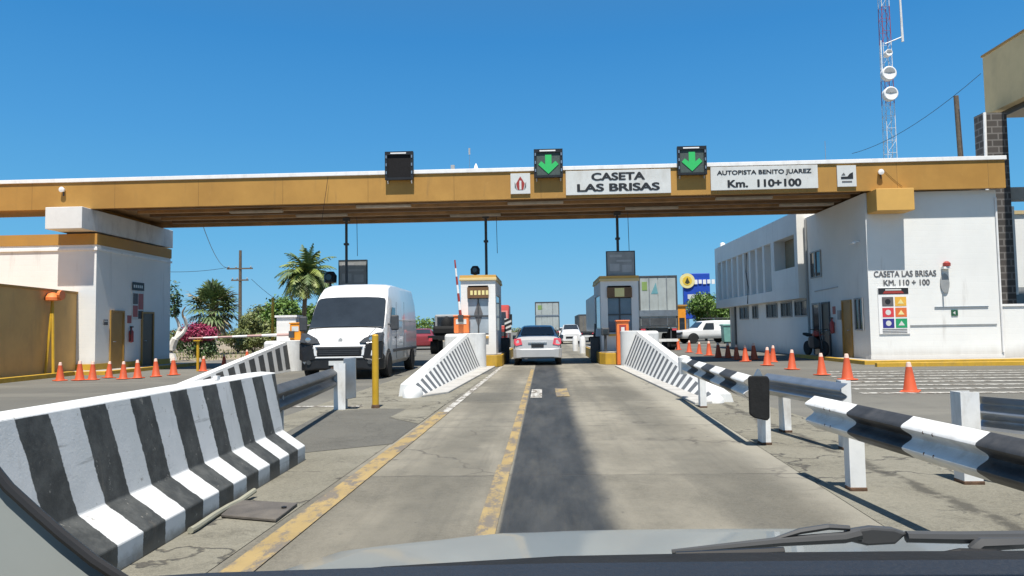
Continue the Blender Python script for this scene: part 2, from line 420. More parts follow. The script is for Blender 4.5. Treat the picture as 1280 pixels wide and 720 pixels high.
M['chrome'] = mat('chrome_trim', (0.65, 0.66, 0.68), 0.15, 0.05, 3, metal=0.9)
M['door_brown'] = mat('ochre_door_paint', (0.33, 0.19, 0.045), 0.5, 0.15, 2)
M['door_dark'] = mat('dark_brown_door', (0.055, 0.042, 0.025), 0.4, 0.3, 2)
M['beige'] = mat('beige_stucco', (0.50, 0.40, 0.22), 0.8, 0.1, 0.8, bump=0.25, bscale=25, dirt=0.3)
M['brick'] = brick_material()
M['wood'] = mat('weathered_wood', (0.13, 0.10, 0.07), 0.85, 0.3, 6, bump=0.2)
M['bark'] = mat('grey_bark', (0.17, 0.13, 0.09), 0.9, 0.3, 8, bump=0.4, bscale=20)
M['limed'] = mat('white_limed_bark', (0.66, 0.63, 0.58), 0.85, 0.15, 6, bump=0.3, bscale=20)
M['concrete'] = mat('bare_concrete', (0.36, 0.34, 0.31), 0.85, 0.15, 2, bump=0.3, dirt=0.4)
M['beam_white'] = mat('white_beam_paint', (0.70, 0.70, 0.68), 0.75, 0.08, 1.5, bump=0.2, dirt=0.55, dirtcol=(0.22, 0.2, 0.18), dscale=1.4)
M['led_off'] = mat('unlit_matrix_panel', (0.014, 0.013, 0.014), 0.8, 0.4, 30, spec=0.2)
M['led_green'] = mat('green_arrow_leds', (0.02, 0.30, 0.09), 0.5, 0.1, 20, emit=(0.04, 0.70, 0.14), estr=0.20)
M['led_bg'] = mat('matrix_panel_grey', (0.07, 0.095, 0.09), 0.7, 0.3, 30, spec=0.3)
M['blue'] = mat('blue_totem_panel', (0.02, 0.07, 0.42), 0.4, 0.08, 2)
M['cream'] = mat('cream_disc', (0.78, 0.68, 0.30), 0.45, 0.08, 2)
M['teal'] = mat('teal_plastic', (0.18, 0.40, 0.36), 0.5, 0.15, 3)
M['interior'] = mat('car_interior_grey', (0.24, 0.26, 0.25), 0.7, 0.08, 6)
M['dash'] = mat('dashboard_vinyl', (0.020, 0.023, 0.030), 0.55, 0.15, 6, bump=0.3, bscale=200)
M['trailer'] = mat('trailer_grey_panel', (0.40, 0.44, 0.43), 0.4, 0.2, 1.0, metal=0.0, dirt=0.4, dirtcol=(0.16, 0.15, 0.13))
M['leaf'] = leaf_material('green_leaves', (0.06, 0.125, 0.018), (0.12, 0.21, 0.03), (0.17, 0.25, 0.045))
M['leaf_dark'] = leaf_material('dark_leaves', (0.03, 0.07, 0.018), (0.06, 0.115, 0.028), (0.10, 0.15, 0.04))
M['leaf_dry'] = leaf_material('olive_leaves', (0.10, 0.13, 0.035), (0.16, 0.185, 0.05), (0.23, 0.23, 0.09))
M['frond'] = leaf_material('palm_frond', (0.06, 0.105, 0.032), (0.11, 0.16, 0.05), (0.19, 0.22, 0.09))
M['frond_y'] = leaf_material('yellowish_palm_frond', (0.14, 0.19, 0.03), (0.23, 0.27, 0.06), (0.33, 0.33, 0.12))
M['frond_dry'] = leaf_material('dry_palm_frond', (0.24, 0.20, 0.11), (0.33, 0.28, 0.17), (0.20, 0.17, 0.08))
M['pink'] = leaf_material('magenta_bracts', (0.26, 0.022, 0.065), (0.36, 0.04, 0.11), (0.20, 0.02, 0.05))

# ------------------------------------------------------------------ mesh building
class MB:
    def __init__(s): s.v = []; s.f = []; s.mi = []
    def add(s, vs, fs, mi=0):
        o = len(s.v); s.v += [tuple(p) for p in vs]
        for f in fs: s.f.append(tuple(i + o for i in f)); s.mi.append(mi)
        return s
    def box(s, x0, x1, y0, y1, z0, z1, mi=0):
        return s.add([(x0, y0, z0), (x1, y0, z0), (x1, y1, z0), (x0, y1, z0), (x0, y0, z1), (x1, y0, z1), (x1, y1, z1), (x0, y1, z1)],
                     [(0, 3, 2, 1), (4, 5, 6, 7), (0, 1, 5, 4), (1, 2, 6, 5), (2, 3, 7, 6), (3, 0, 4, 7)], mi)
    def prism(s, pts, vec, mi=0, mi_side=None):
        n = len(pts); vec = Vector(vec)
        vs = [Vector(p) for p in pts] + [Vector(p) + vec for p in pts]
        s.add(vs, [tuple(range(n - 1, -1, -1)), tuple(range(n, 2 * n))], mi)
        return s.add(vs, [(i, (i + 1) % n, n + (i + 1) % n, n + i) for i in range(n)], mi if mi_side is None else mi_side)
    def quad(s, a, b, c, d, mi=0): return s.add([a, b, c, d], [(0, 1, 2, 3)], mi)
    def loft(s, rings, closed=True, caps=True, mi=0):
        n = len(rings[0]); vs = [p for r in rings for p in r]; fs = []
        for k in range(len(rings) - 1):
            for i in range(n if closed else n - 1):
                j = (i + 1) % n
                fs.append((k * n + i, k * n + j, (k + 1) * n + j, (k + 1) * n + i))
        if caps and closed:
            fs.append(tuple(range(n - 1, -1, -1))); fs.append(tuple((len(rings) - 1) * n + i for i in range(n)))
        return s.add(vs, fs, mi)
    def tube(s, pts, r, n=8, mi=0):
        pts = [Vector(p) for p in pts]
        rs = r if isinstance(r, (list, tuple)) else [r] * len(pts)
        rings = []
        for i, p in enumerate(pts):
            d = (pts[min(i + 1, len(pts) - 1)] - pts[max(i - 1, 0)]).normalized()
            u = d.cross(Vector((0, 0, 1)))
            if u.length < 1e-3: u = Vector((1, 0, 0))
            u.normalize(); w = d.cross(u)
            rings.append([p + (u * math.cos(2 * math.pi * k / n) + w * math.sin(2 * math.pi * k / n)) * rs[i] for k in range(n)])
        return s.loft(rings, mi=mi)
    def lathe(s, prof, c=(0, 0, 0), axis='z', n=20, mi=0, caps=True):
        c = Vector(c); rings = []
        for r, h in prof:
            ring = []
            for k in range(n):
                a = 2 * math.pi * k / n; x, y = r * math.cos(a), r * math.sin(a)
                ring.append(c + (Vector((x, y, h)) if axis == 'z' else Vector((h, x, y)) if axis == 'x' else Vector((x, h, y))))
            rings.append(ring)
        return s.loft(rings, caps=caps, mi=mi)
    def build(s, name, mats, parent=None, smooth=False, bevel=0.0, local=False, recalc=True, seg=2):
        me = bpy.data.meshes.new(name)
        off = Vector((0, 0, 0))
        if parent is not None and not local: off = wloc(parent)
        me.from_pydata([tuple(Vector(p) - off) for p in s.v], [], s.f)
        mats = mats if isinstance(mats, (list, tuple)) else [mats]
        for m in mats: me.materials.append(m)
        for p, i in zip(me.polygons, s.mi): p.material_index = i
        if recalc:
            bm = bmesh.new(); bm.from_mesh(me)
            bmesh.ops.remove_doubles(bm, verts=bm.verts, dist=1e-5)
            bmesh.ops.recalc_face_normals(bm, faces=bm.faces)
            bm.to_mesh(me); bm.free()
        if smooth:
            me.shade_smooth() if hasattr(me, 'shade_smooth') else None
            me.set_sharp_from_angle(angle=R(38))
        o = bpy.data.objects.new(name, me); C.objects.link(o)
        if parent is not None: o.parent = parent
        if bevel > 0:
            bv = o.modifiers.new('bevel', 'BEVEL'); bv.width = bevel; bv.segments = seg; bv.limit_method = 'ANGLE'; bv.angle_limit = R(40)
        return o

def wloc(o):
    p = Vector(o.location)
    while o.parent is not None: o = o.parent; p += Vector(o.location)
    return p

def thing(name, label, cat, loc=(0, 0, 0), rz=0.0, group=None):
    o = bpy.data.objects.new(name, None); C.objects.link(o)
    o.empty_display_size = 0.2
    o.location = loc; o.rotation_euler = (0, 0, rz)
    o['label'] = label; o['category'] = cat
    if group: o['group'] = group
    return o

def tag(o, label, cat, group=None):
    o['label'] = label; o['category'] = cat
    if group: o['group'] = group
    return o

def struct(o, kind='structure'):
    o['kind'] = kind; return o

def copy_tree(o, parent=None):
    c = o.copy(); C.objects.link(c)
    if parent is not None: c.parent = parent
    for ch in list(o.children): copy_tree(ch, c)
    return c

def lettering(lines, parent, x, y, z, h, width, m, ex=0.004, weight=0.0, bold=0.0, gap=1.0, rot=(90, 0, 0), name='lettering'):
    cu = bpy.data.curves.new(name, 'FONT')
    cu.body = lines; cu.align_x = 'CENTER'; cu.align_y = 'CENTER'; cu.size = 1.0; cu.extrude = ex; cu.offset = weight; cu.space_line = gap
    cu.materials.append(m)
    o = bpy.data.objects.new(name, cu); C.objects.link(o)
    o.parent = parent; o.location = Vector((x, y, z)) - wloc(parent)
    o.rotation_euler = [R(a) for a in rot]
    bpy.context.view_layer.update()
    me = bpy.data.meshes.new_from_object(o.evaluated_get(bpy.context.evaluated_depsgraph_get()))
    bpy.data.objects.remove(o); bpy.data.curves.remove(cu)
    if not me.materials: me.materials.append(m)
    xs = [v.co.x for v in me.vertices]; ys_ = [v.co.y for v in me.vertices]
    mx, my = (max(xs) + min(xs)) / 2, (max(ys_) + min(ys_)) / 2
    for v in me.vertices: v.co.x -= mx; v.co.y -= my
    W, H = max(xs) - min(xs), max(ys_) - min(ys_)
    # one part per word: cut the outline at its widest gaps
    bm = bmesh.new(); bm.from_mesh(me); bm.faces.ensure_lookup_table()
    seen = set(); isl = []
    for f in bm.faces:
        if f.index in seen: continue
        st_ = [f]; seen.add(f.index); grp = []
        while st_:
            g = st_.pop(); grp.append(g.index)
            for e in g.edges:
                for h_ in e.link_faces:
                    if h_.index not in seen: seen.add(h_.index); st_.append(h_)
        cx = [v.co.x for k in grp for v in bm.faces[k].verts]
        isl.append((min(cx), max(cx), grp))
    isl.sort(key=lambda q: q[0])
    gaps = []; right = isl[0][1]
    for k in range(1, len(isl)):
        gaps.append((isl[k][0] - right, k)); right = max(right, isl[k][1])
    cuts = sorted(k for _, k in sorted(gaps, reverse=True)[:max(0, len(lines.split()) - 1)])
    groups = [isl[a:b] for a, b in zip([0] + cuts, cuts + [len(isl)])]
    bm.free()
    out = []
    for grp in groups:
        keep = {k for q in grp for k in q[2]}
        bm = bmesh.new(); bm.from_mesh(me); bm.faces.ensure_lookup_table()
        bmesh.ops.delete(bm, geom=[f for f in bm.faces if f.index not in keep], context='FACES')
        if bold:
            base = list(bm.verts) + list(bm.edges) + list(bm.faces)
            for k, (dx, dy) in enumerate(((bold, 0), (-bold, 0), (0, bold * 0.6), (0, -bold * 0.6))):
                r_ = bmesh.ops.duplicate(bm, geom=base)
                for e in r_['geom']:
                    if isinstance(e, bmesh.types.BMVert): e.co.x += dx; e.co.y += dy; e.co.z += 0.0008 * (k + 1)
        mw = bpy.data.meshes.new(name); bm.to_mesh(mw); bm.free(); mw.materials.append(m)
        o = bpy.data.objects.new(name, mw); C.objects.link(o)
        o.parent = parent; o.location = Vector((x, y, z)) - wloc(parent); o.rotation_euler = [R(a) for a in rot]
        o.scale = (width / max(W, 1e-3), h / max(H, 1e-3), 1)
        out.append(o)
    bpy.data.meshes.remove(me)
    return out

# ------------------------------------------------------------------ the setting: ground, road, painted lines, pavements
def sheet(name, poly, z, m, kind='structure'):
    b = MB(); b.add([(x, y, z) for x, y in poly], [tuple(range(len(poly)))])
    return struct(b.build(name, m, recalc=False), kind)

sheet('ground', [(-3000, -500), (3000, -500), (3000, 6000), (-3000, 6000)], -0.004, M['ground'])
sheet('verge', [(-120, 33), (-19.5, 33), (-12, 44), (-13, 150), (-120, 150)], 0.0, M['dirt'])
sheet('lane', [(-1.95, -3), (2.12, -3), (2.17, 5), (2.42, 11), (2.75, 26), (2.6, 40), (2.6, 140), (-1.9, 140), (-1.9, 40), (-1.56, 26), (-1.75, 13)], 0.0, M['lane'])
sheet('shoulder', [(-4.1, -3), (-1.955, -3), (-1.755, 13), (-1.62, 22), (-4.1, 22)], 0.001, M['shoulder'])
sheet('shoulder', [(2.125, -3), (5.0, -3), (3.9, 5), (3.6, 13), (3.9, 22), (2.65, 22), (2.425, 11), (2.175, 5)], 0.001, M['shoulder'])
sheet('asphalt_patch', [(-3.25, 7.6), (-1.78, 8.6), (-1.76, 12.3), (-2.9, 12.6), (-3.6, 12.2)], 0.005, M['patch'])
sheet('asphalt_patch', [(-1.77, 10.4), (-2.35, 11.2), (-2.3, 12.9), (-1.76, 13.2)], 0.009, M['shoulder'])

def stripe(name, pts, w0, w1, z, m, seg=1):
    """a painted stripe along a polyline"""
    b = MB()
    for (x0, y0), (x1, y1) in zip(pts, pts[1:]):
        b.quad((x0 - w0, y0, z), (x0 + w1, y0, z), (x1 + w1, y1, z), (x1 - w0, y1, z))
    return struct(b.build(name, m, recalc=False))

stripe('lane_line', [(-1.71, 2.0), (-1.61, 11.9)], 0.10, 0.085, 0.008, M['yline'])
stripe('lane_line', [(-1.60, 11.9), (-1.50, 26.5)], 0.06, 0.06, 0.008, M['wline'])
stripe('lane_line', [(-0.385, 2.0), (-0.385, 7.2)], 0.075, 0.055, 0.008, M['yline_worn'])
stripe('lane_line', [(-0.375, 7.2), (-0.375, 24.5)], 0.055, 0.05, 0.008, M['yline'])
stripe('lane_line', [(-0.16, 14.2), (-0.16, 16.2)], 0.11, 0.11, 0.008, M['wline'])
stripe('lane_line', [(0.36, 14.4), (0.36, 16.4)], 0.13, 0.13, 0.008, M['yline_worn'])
stripe('lane_line', [(-8.4, 12.5), (-4.2, 12.9)], 0.0, 0.0, 0.008, M['wline'])
for k in range(8):
    y = 13.7 + 0.95 * k
    b = MB(); b.quad((6.0 + 0.25 * k, y + 0.55, 0.004), (15.5, y, 0.004), (15.5, y + 0.26, 0.004), (6.0 + 0.25 * k, y + 0.81, 0.004))
    struct(b.build('road_stripe', M['wline'], recalc=False))
# white strip along the van's lane, painted on the road
b = MB(); b.quad((-6.4, 13.1, 0.006), (-3.2, 12.9, 0.006), (-3.2, 13.05, 0.006), (-6.4, 13.3, 0.006)); struct(b.build('road_stripe', M['wline'], recalc=False))

def pavement(x0, x1, y0, y1, z=0.10):
    b = MB().box(x0, x1, y0, y1, -0.05, z)
    return struct(b.build('pavement', M['concrete'], bevel=0.01))
pavement(10.6, 40, 24.75, 31.25)
pavement(-40, -15.1, 24.75, 31.9)
def curb(pts, w, z, name='curb'):
    b = MB()
    for (x0, y0), (x1, y1) in zip(pts, pts[1:]):
        d = Vector((x1 - x0, y1 - y0, 0)).normalized(); n = Vector((-d.y, d.x, 0)) * w
        b.prism([(x0, y0, -0.05), (x1, y1, -0.05), (x1 + n.x, y1 + n.y, -0.05), (x0 + n.x, y0 + n.y, -0.05)], (0, 0, z + 0.05))
    return struct(b.build(name, M['yellow'], bevel=0.012))
curb([(10.4, 24.55), (40, 24.55)], 0.197, 0.125)
curb([(10.397, 31.2), (10.397, 24.752)], 0.197, 0.125)
curb([(10.2, 23.2), (40, 22.0)], 0.18, 0.12)
curb([(-40, 24.55), (-14.85, 24.55)], 0.197, 0.125)
curb([(-14.85, 24.752), (-14.85, 31.8)], 0.197, 0.125)
curb([(-15.0, 12.0), (-15.9, 24.54)], 0.18, 0.14)

# ------------------------------------------------------------------ canopy over the toll lanes
CX0, CX1, CY0, CY1, CZ0, CZ1 = -15.3, 15.82, 25.62, 30.7, 5.88, 6.98
cn = thing('toll_canopy', 'long ochre toll canopy with white roof edge spanning all the lanes', 'canopy', (0, CY0, CZ0))
MB().box(-34, CX1, CY0, CY0 + 0.18, CZ0, CZ1 - 0.14).build('fascia', fascia_material(), cn)
MB().box(-34, CX1 + 0.05, CY0 - 0.05, CY0 + 0.35, CZ1 - 0.137, CZ1).build('roof_edge', M['trim'], cn, bevel=0.01)
MB().box(-16.6, CX1, CY0 + 0.352, CY1, CZ1 - 0.14, CZ1 - 0.02).build('roof', M['trim'], cn)
MB().box(-16.6, CX1 - 0.003, CY0 + 0.182, CY1 - 0.16, CZ0 + 0.22, CZ0 + 0.26).build('soffit', M['soffit'], cn)
MB().box(-34, -16.603, CY0 + 0.182, CY0 + 1.5, CZ0 + 0.003, CZ0 + 0.6).build('side_soffit', M['soffit'], cn)
MB().box(-16.6, CX1, CY1 - 0.157, CY1, CZ0, CZ1 - 0.143).build('back_fascia', M['soffit'], cn)
MB().box(-16.72, -16.605, CY0 + 1.503, CY1, CZ0 + 0.005, CZ1 - 0.143).build('end_fascia', M['ochre'], cn)
for k in range(5):
    y = CY0 + 0.55 + 0.86 * k
    MB().box(-15.2, 11.2, y, y + 0.22, CZ0 + 0.03, CZ0 + 0.218).build('joist', M['soffit' if k % 2 else 'joist'], cn)
for (xa, dy) in ((-11.6, 0.9), (-6.7, 0.35), (-1.2, 0.35), (3.2, 2.1), (6.2, 0.35), (9.0, 2.1), (-9.5, 2.1), (-3.6, 2.9)):
    y = CY0 + 0.3 + dy
    MB().box(xa, xa + 2.0, y, y + 0.17, CZ0 - 0.07, CZ0 + 0.025)  .build('lamp_fixture', mat('grimy_lamp_cover', (0.42, 0.37, 0.30), 0.5, 0.2, 3), cn, bevel=0.02)

# support beams that carry the canopy on the side buildings
be = thing('support_beam', 'stained white concrete beam end carrying the canopy above left building', 'beam', (-16.1, 25.2, 5.1))
bx0, bx1 = P(56.5, 265, 25.1).x, P(102.5, 265, 25.1).x
MB().box(bx0, bx1, 25.1, 31.5, 5.10, 5.875).build('beam', M['beam_white'], be, bevel=0.015)
MB().box(bx0 + 0.2, bx1 - 0.25, 26.0, 30.4, 5.02, 5.098).build('bearing_pad', M['dgrey'], be)
be = thing('support_beam', 'pale yellow beam end sticking out under the right end of the canopy', 'beam', (11.9, 25.2, 5.1))
MB().box(11.30, 12.55, 25.2, 25.97, 5.12, 5.872).build('beam', M['yellow_box'], be, bevel=0.015)

# lane signal boxes on the fascia
def signal(px, py, label, on):
    c = P(px, py, CY0 - 0.3)
    t = thing('lane_signal', label, 'signal', (c.x, CY0 - 0.3, c.z - 0.5), group='lane signals on the canopy')
    w, h = 0.50, 0.50
    MB().box(c.x - w, c.x + w, CY0 - 0.14, CY0 - 0.052, c.z - h, c.z + h).build('housing', M['black'], t, bevel=0.02)
    f = MB()
    f.box(c.x - w, c.x - w + 0.09, CY0 - 0.20, CY0 - 0.143, c.z - h, c.z + h); f.box(c.x + w - 0.09, c.x + w, CY0 - 0.20, CY0 - 0.143, c.z - h, c.z + h)
    f.box(c.x - w + 0.092, c.x + w - 0.092, CY0 - 0.20, CY0 - 0.143, c.z + h - 0.12, c.z + h); f.box(c.x - w + 0.092, c.x + w - 0.092, CY0 - 0.20, CY0 - 0.143, c.z - h, c.z - h + 0.08)
    f.build('frame', M['black'], t)
    pn = MB().box(c.x - w + 0.095, c.x + w - 0.095, CY0 - 0.155, CY0 - 0.144, c.z - h + 0.085, c.z + h - 0.125).build('display', M['led_bg'] if on else M['led_off'], t)
    for s in (-1, 1):
        MB().tube([(c.x + s * 0.42, CY0 - 0.1, c.z - h), (c.x + s * 0.42, CY0 - 0.03, c.z - h - 0.1)], 0.03, 6).build('bracket', M['galv'], t)
    for q in range(3):
        MB().box(c.x - 0.47, c.x - 0.43, CY0 - 0.22, CY0 - 0.202, c.z - 0.3 + 0.28 * q, c.z - 0.2 + 0.28 * q).build('latch', M['galv'], t)
        MB().box(c.x + 0.43, c.x + 0.47, CY0 - 0.22, CY0 - 0.202, c.z - 0.3 + 0.28 * q, c.z - 0.2 + 0.28 * q).build('latch', M['galv'], t)
    if on:
        y = CY0 - 0.158; z = c.z - 0.02; x = c.x
        pts = [(x - 0.11, z + 0.32), (x + 0.11, z + 0.32), (x + 0.11, z - 0.02), (x + 0.25, z + 0.10), (x + 0.35, z - 0.02), (x, z - 0.35), (x - 0.35, z - 0.02), (x - 0.25, z + 0.10), (x - 0.11, z - 0.02)]
        MB().prism([(a, y, b_) for a, b_ in pts], (0, -0.015, 0)).build('arrow', M['led_green'], pn)
    MB().box(c.x - 0.3, c.x + 0.25, CY0 - 0.204, CY0 - 0.201, c.z + h - 0.085, c.z + h - 0.04).build('reflective_strip', M['trim'], t)
signal(498, 206, 'black lane signal with its dark panel switched off', False)
signal(685.5, 203, 'lane signal with green down arrow beside the two-line place name board', True)
signal(866, 199.5, 'lane signal with green down arrow left of the long highway kilometre board', True)

# signs on the fascia
def board(name, x0, y0, x1, y1, label, cat, m=None):
    a = P(x0, y0, CY0 - 0.06); c = P(x1, y1, CY0 - 0.06)
    t = thing(name, label, cat, ((a.x + c.x) / 2, CY0 - 0.04, c.z))
    MB().box(a.x, c.x, CY0 - 0.06, CY0 - 0.003, c.z, a.z).build('panel', m or M['sign_white'], t, bevel=0.006)
    return t, a.x, c.x, c.z, a.z
t, x0, x1, z0, z1 = board('name_board', 707, 214, 839, 241, 'white board with bold black lettering caseta las brisas', 'sign')
lettering('CASETA', t, (x0 + x1) / 2, CY0 - 0.064, z0 + (z1 - z0) * 0.74, 0.26, 1.82, M['ink'], weight=0.008, bold=0.034)
lettering('LAS BRISAS', t, (x0 + x1) / 2, CY0 - 0.064, z0 + (z1 - z0) * 0.29, 0.26, 2.82, M['ink'], weight=0.008, bold=0.034)
t, x0, x1, z0, z1 = board('kilometre_board', 888, 209, 1023, 235, 'white highway board reading km 110+100 in black', 'sign')
lettering('AUTOPISTA BENITO JUAREZ', t, (x0 + x1) / 2, CY0 - 0.064, z0 + (z1 - z0) * 0.72, 0.19, 3.2, M['ink'], weight=0.004, bold=0.024)
lettering('Km.  110+100', t, (x0 + x1) / 2, CY0 - 0.064, z0 + (z1 - z0) * 0.27, 0.25, 2.48, M['ink'], weight=0.006, bold=0.036)
t, x0, x1, z0, z1 = board('emblem_plate', 638, 217, 663, 242, 'small square white plate with red and grey emblem left of green arrow', 'sign')
xm, zm, y = (x0 + x1) / 2, (z0 + z1) / 2, CY0 - 0.065
MB().prism([(xm - 0.10, y, zm - 0.22), (xm + 0.10, y, zm - 0.22), (xm + 0.15, y, zm + 0.0), (xm + 0.06, y, zm + 0.16), (xm, y, zm + 0.25), (xm - 0.06, y, zm + 0.16), (xm - 0.15, y, zm + 0.0)], (0, -0.004, 0)).build('emblem', M['red'], t)
MB().box(xm - 0.035, xm + 0.035, y - 0.008, y - 0.0045, zm - 0.21, zm + 0.1).build('emblem_core', M['sign_white'], t)
for s in (-1, 1):
    MB().prism([(xm + s * 0.13, y, zm - 0.22), (xm + s * 0.20, y, zm - 0.12), (xm + s * 0.20, y, zm + 0.06), (xm + s * 0.165, y, zm - 0.02)], (0, -0.004, 0)).build('emblem_side', M['ink_faded'], t)
t, x0, x1, z0, z1 = board('emblem_plate', 1046, 207, 1071, 233, 'small square white plate with dark roadway emblem right of kilometre board', 'sign')
xm, zm, y = (x0 + x1) / 2, (z0 + z1) / 2, CY0 - 0.065
MB().prism([(xm - 0.2, y, zm - 0.02), (xm + 0.02, y, zm - 0.02), (xm + 0.10, y, zm + 0.08), (xm + 0.21, y, zm + 0.13), (xm + 0.21, y, zm - 0.10), (xm - 0.2, y, zm - 0.10)], (0, -0.004, 0)).build('emblem', M['ink'], t)
MB().prism([(xm - 0.18, y, zm + 0.03), (xm - 0.05, y, zm + 0.03), (xm - 0.1, y, zm + 0.12)], (0, -0.004, 0)).build('emblem_mark', M['ink_faded'], t)
MB().box(xm - 0.17, xm + 0.17, y - 0.004, y, zm - 0.22, zm - 0.17).build('caption_bar', M['ink_faded'], t)

# little lamps, sirens and masts fixed on the canopy
def small_lamp(px, py, label):
    c = P(px, py, CY0 - 0.1)
    t = thing('fascia_lamp', label, 'lamp', (c.x, CY0, c.z), group='small lamps on the fascia')
    MB().lathe([(0.02, -0.16), (0.10, -0.14), (0.07, -0.02), (0.03, -0.003)], (c.x, CY0, c.z), 'y', 12).build('lamp_head', M['trim'], t, True)
    MB().tube([(c.x, CY0 - 0.02, c.z), (c.x + 0.03, CY0 - 0.05, c.z - 0.22)], 0.02, 6).build('cable', M['dgrey'], t)
small_lamp(77.5, 237, 'tiny white lamp on the fascia above the left support beam')
small_lamp(1101, 215, 'tiny white lamp on the fascia above the yellow beam end')
c = P(595, 209, 27); t = thing('roof_siren', 'white siren standing on the canopy roof between the first two signals', 'siren', (c.x, 27, CZ1))
MB().lathe([(0.14, 0), (0.14, 0.12), (0.07, 0.16), (0.11, 0.22), (0.05, 0.42), (0.015, 0.5)], (c.x, 27, CZ1), 'z', 12).build('siren_body', M['trim'], t, True)
MB().box(c.x - 0.18, c.x + 0.18, 26.85, 27.15, CZ1 - 0.02, CZ1 + 0.03).build('base_plate', M['galv'], t)
c = P(566, 209, 27); t = thing('roof_mast', 'short grey post with box on the canopy roof beside the siren', 'mast', (c.x, 27, CZ1))
MB().tube([(c.x, 27, CZ1 - 0.02), (c.x, 27, CZ1 + 0.42)], 0.02, 6).build('post', M['galv'], t)
MB().box(c.x - 0.07, c.x + 0.07, 26.95, 27.05, CZ1 + 0.28, CZ1 + 0.46).build('sensor_box', M['grey'], t)
c = P(587, 209, 27); t = thing('roof_mast', 'thin whip antenna with top bulb on the canopy roof left of the siren', 'antenna', (c.x, 27, CZ1))
MB().tube([(c.x, 27, CZ1 - 0.02), (c.x, 27, CZ1 + 1.1)], 0.008, 5).build('whip', M['galv'], t)
MB().box(c.x - 0.03, c.x + 0.03, 26.97, 27.03, CZ1 + 0.85, CZ1 + 1.08).build('bulb', M['grey'], t)
c = P(1032, 197, 29); MBt = MB().tube([(c.x, 29, CZ1 - 0.02), (c.x, 29, CZ1 + 1.5)], 0.012, 5)
tag(MBt.build('whip_antenna', M['galv']), 'lone thin whip antenna on the canopy roof above the kilometre board', 'antenna')

# ------------------------------------------------------------------ left side building
lb = thing('toll_building', 'white block building with ochre band under the left end of the canopy', 'building', (-15.8, 26, 0.1))
X = -16.05
MB().box(-30, X, 25.9, 31.2, 0.05, 4.62).build('wall', M['white_wall'], lb)
MB().box(-30.03, X + 0.03, 25.87, 31.23, 4.623, 5.02).build('parapet_band', M['ochre'], lb)
MB().box(-30.05, X + 0.05, 25.85, 31.25, 4.42, 4.50).build('moulding', M['trim'], lb)
MB().box(-30.02, X + 0.02, 25.88, 31.22, 0.101, 0.32).build('plinth', M['yellow'], lb)
def wall_door(parent, X, s, y0, y1, z0, z1, m, handle=True, frame=None):
    """door in a wall whose face looks along s*x"""
    fr = MB()
    fr.box(*sorted((X + s * 0.003, X + s * 0.06)), y0 - 0.07, y0, z0, z1 + 0.07); fr.box(*sorted((X + s * 0.003, X + s * 0.06)), y1, y1 + 0.07, z0, z1 + 0.07)
    fr.box(*sorted((X + s * 0.003, X + s * 0.06)), y0, y1, z1, z1 + 0.07)
    d = MB().box(*sorted((X + s * 0.003, X + s * 0.03)), y0 + 0.002, y1 - 0.002, z0, z1 - 0.002).build('door', m, parent)
    fr.build('frame', frame or m, d)
    if handle: MB().tube([(X + s * 0.03, y0 + 0.1, z0 + 1.0), (X + s * 0.09, y0 + 0.1, z0 + 1.0), (X + s * 0.09, y0 + 0.2, z0 + 1.0)], 0.015, 6).build('handle', M['galv'], d)
    return d
wall_door(lb, X, 1, 26.83, 27.6, 0.10, 2.2, M['door_brown'])
wall_door(lb, X, 1, 28.97, 29.75, 0.10, 2.2, M['door_dark'], frame=M['door_brown'])
ext = thing('fire_extinguisher', 'red fire extinguisher with sign hanging between the two left building doors', 'extinguisher', (X + 0.1, 28.05, 1.1))
MB().lathe([(0.02, 0), (0.085, 0.03), (0.085, 0.42), (0.03, 0.5), (0.03, 0.58)], (X + 0.1, 28.05, 1.05), 'z', 12).build('cylinder', M['red'], ext, True)
MB().box(X + 0.06, X + 0.16, 28.0, 28.1, 1.63, 1.68).build('valve', M['black'], ext)
MB().tube([(X + 0.1, 28.0, 1.62), (X + 0.16, 27.9, 1.4), (X + 0.14, 27.93, 1.1)], 0.02, 6).build('hose', M['black'], ext)
MB().box(X + 0.003, X + 0.012, 27.92, 28.2, 1.8, 2.1).build('sign', M['red'], ext)
po = thing('notice_board', 'narrow notice with black header and red picture on shaded left building wall', 'sign', (X, 28.6, 2.0))
MB().box(X + 0.003, X + 0.03, 28.2, 29.05, 1.95, 3.05).build('panel', M['sign_white'], po)
MB().box(X + 0.033, X + 0.037, 28.2, 29.05, 3.10, 3.42).build('header', M['ink'], po)
for q in range(5): MB().box(X + 0.039, X + 0.041, 28.28 + 0.14 * q, 28.37 + 0.14 * q, 3.2, 3.31).build('header_mark', M['sign_white'], po)
MB().box(X + 0.033, X + 0.036, 28.26, 28.6, 2.55, 2.98).build('picture', M['ink_faded'], po)
MB().box(X + 0.033, X + 0.036, 28.64, 29.0, 2.35, 2.98).build('picture', M['red'], po)
MB().box(X + 0.033, X + 0.036, 28.26, 28.6, 2.05, 2.5).build('picture', M['red'], po)
MB().box(X + 0.033, X + 0.036, 28.64, 29.0, 1.98, 2.3).build('picture', M['ink'], po)
pl = thing('wall_plate', 'small grey plate on shaded wall left of the ochre door', 'plate', (X, 26.5, 1.75))
MB().box(X + 0.003, X + 0.03, 26.35, 26.62, 1.72, 1.92).build('plate', M['ink_faded'], pl)
MB().box(X + 0.032, X + 0.035, 26.38, 26.59, 1.84, 1.88).build('mark', M['sign_white'], pl)

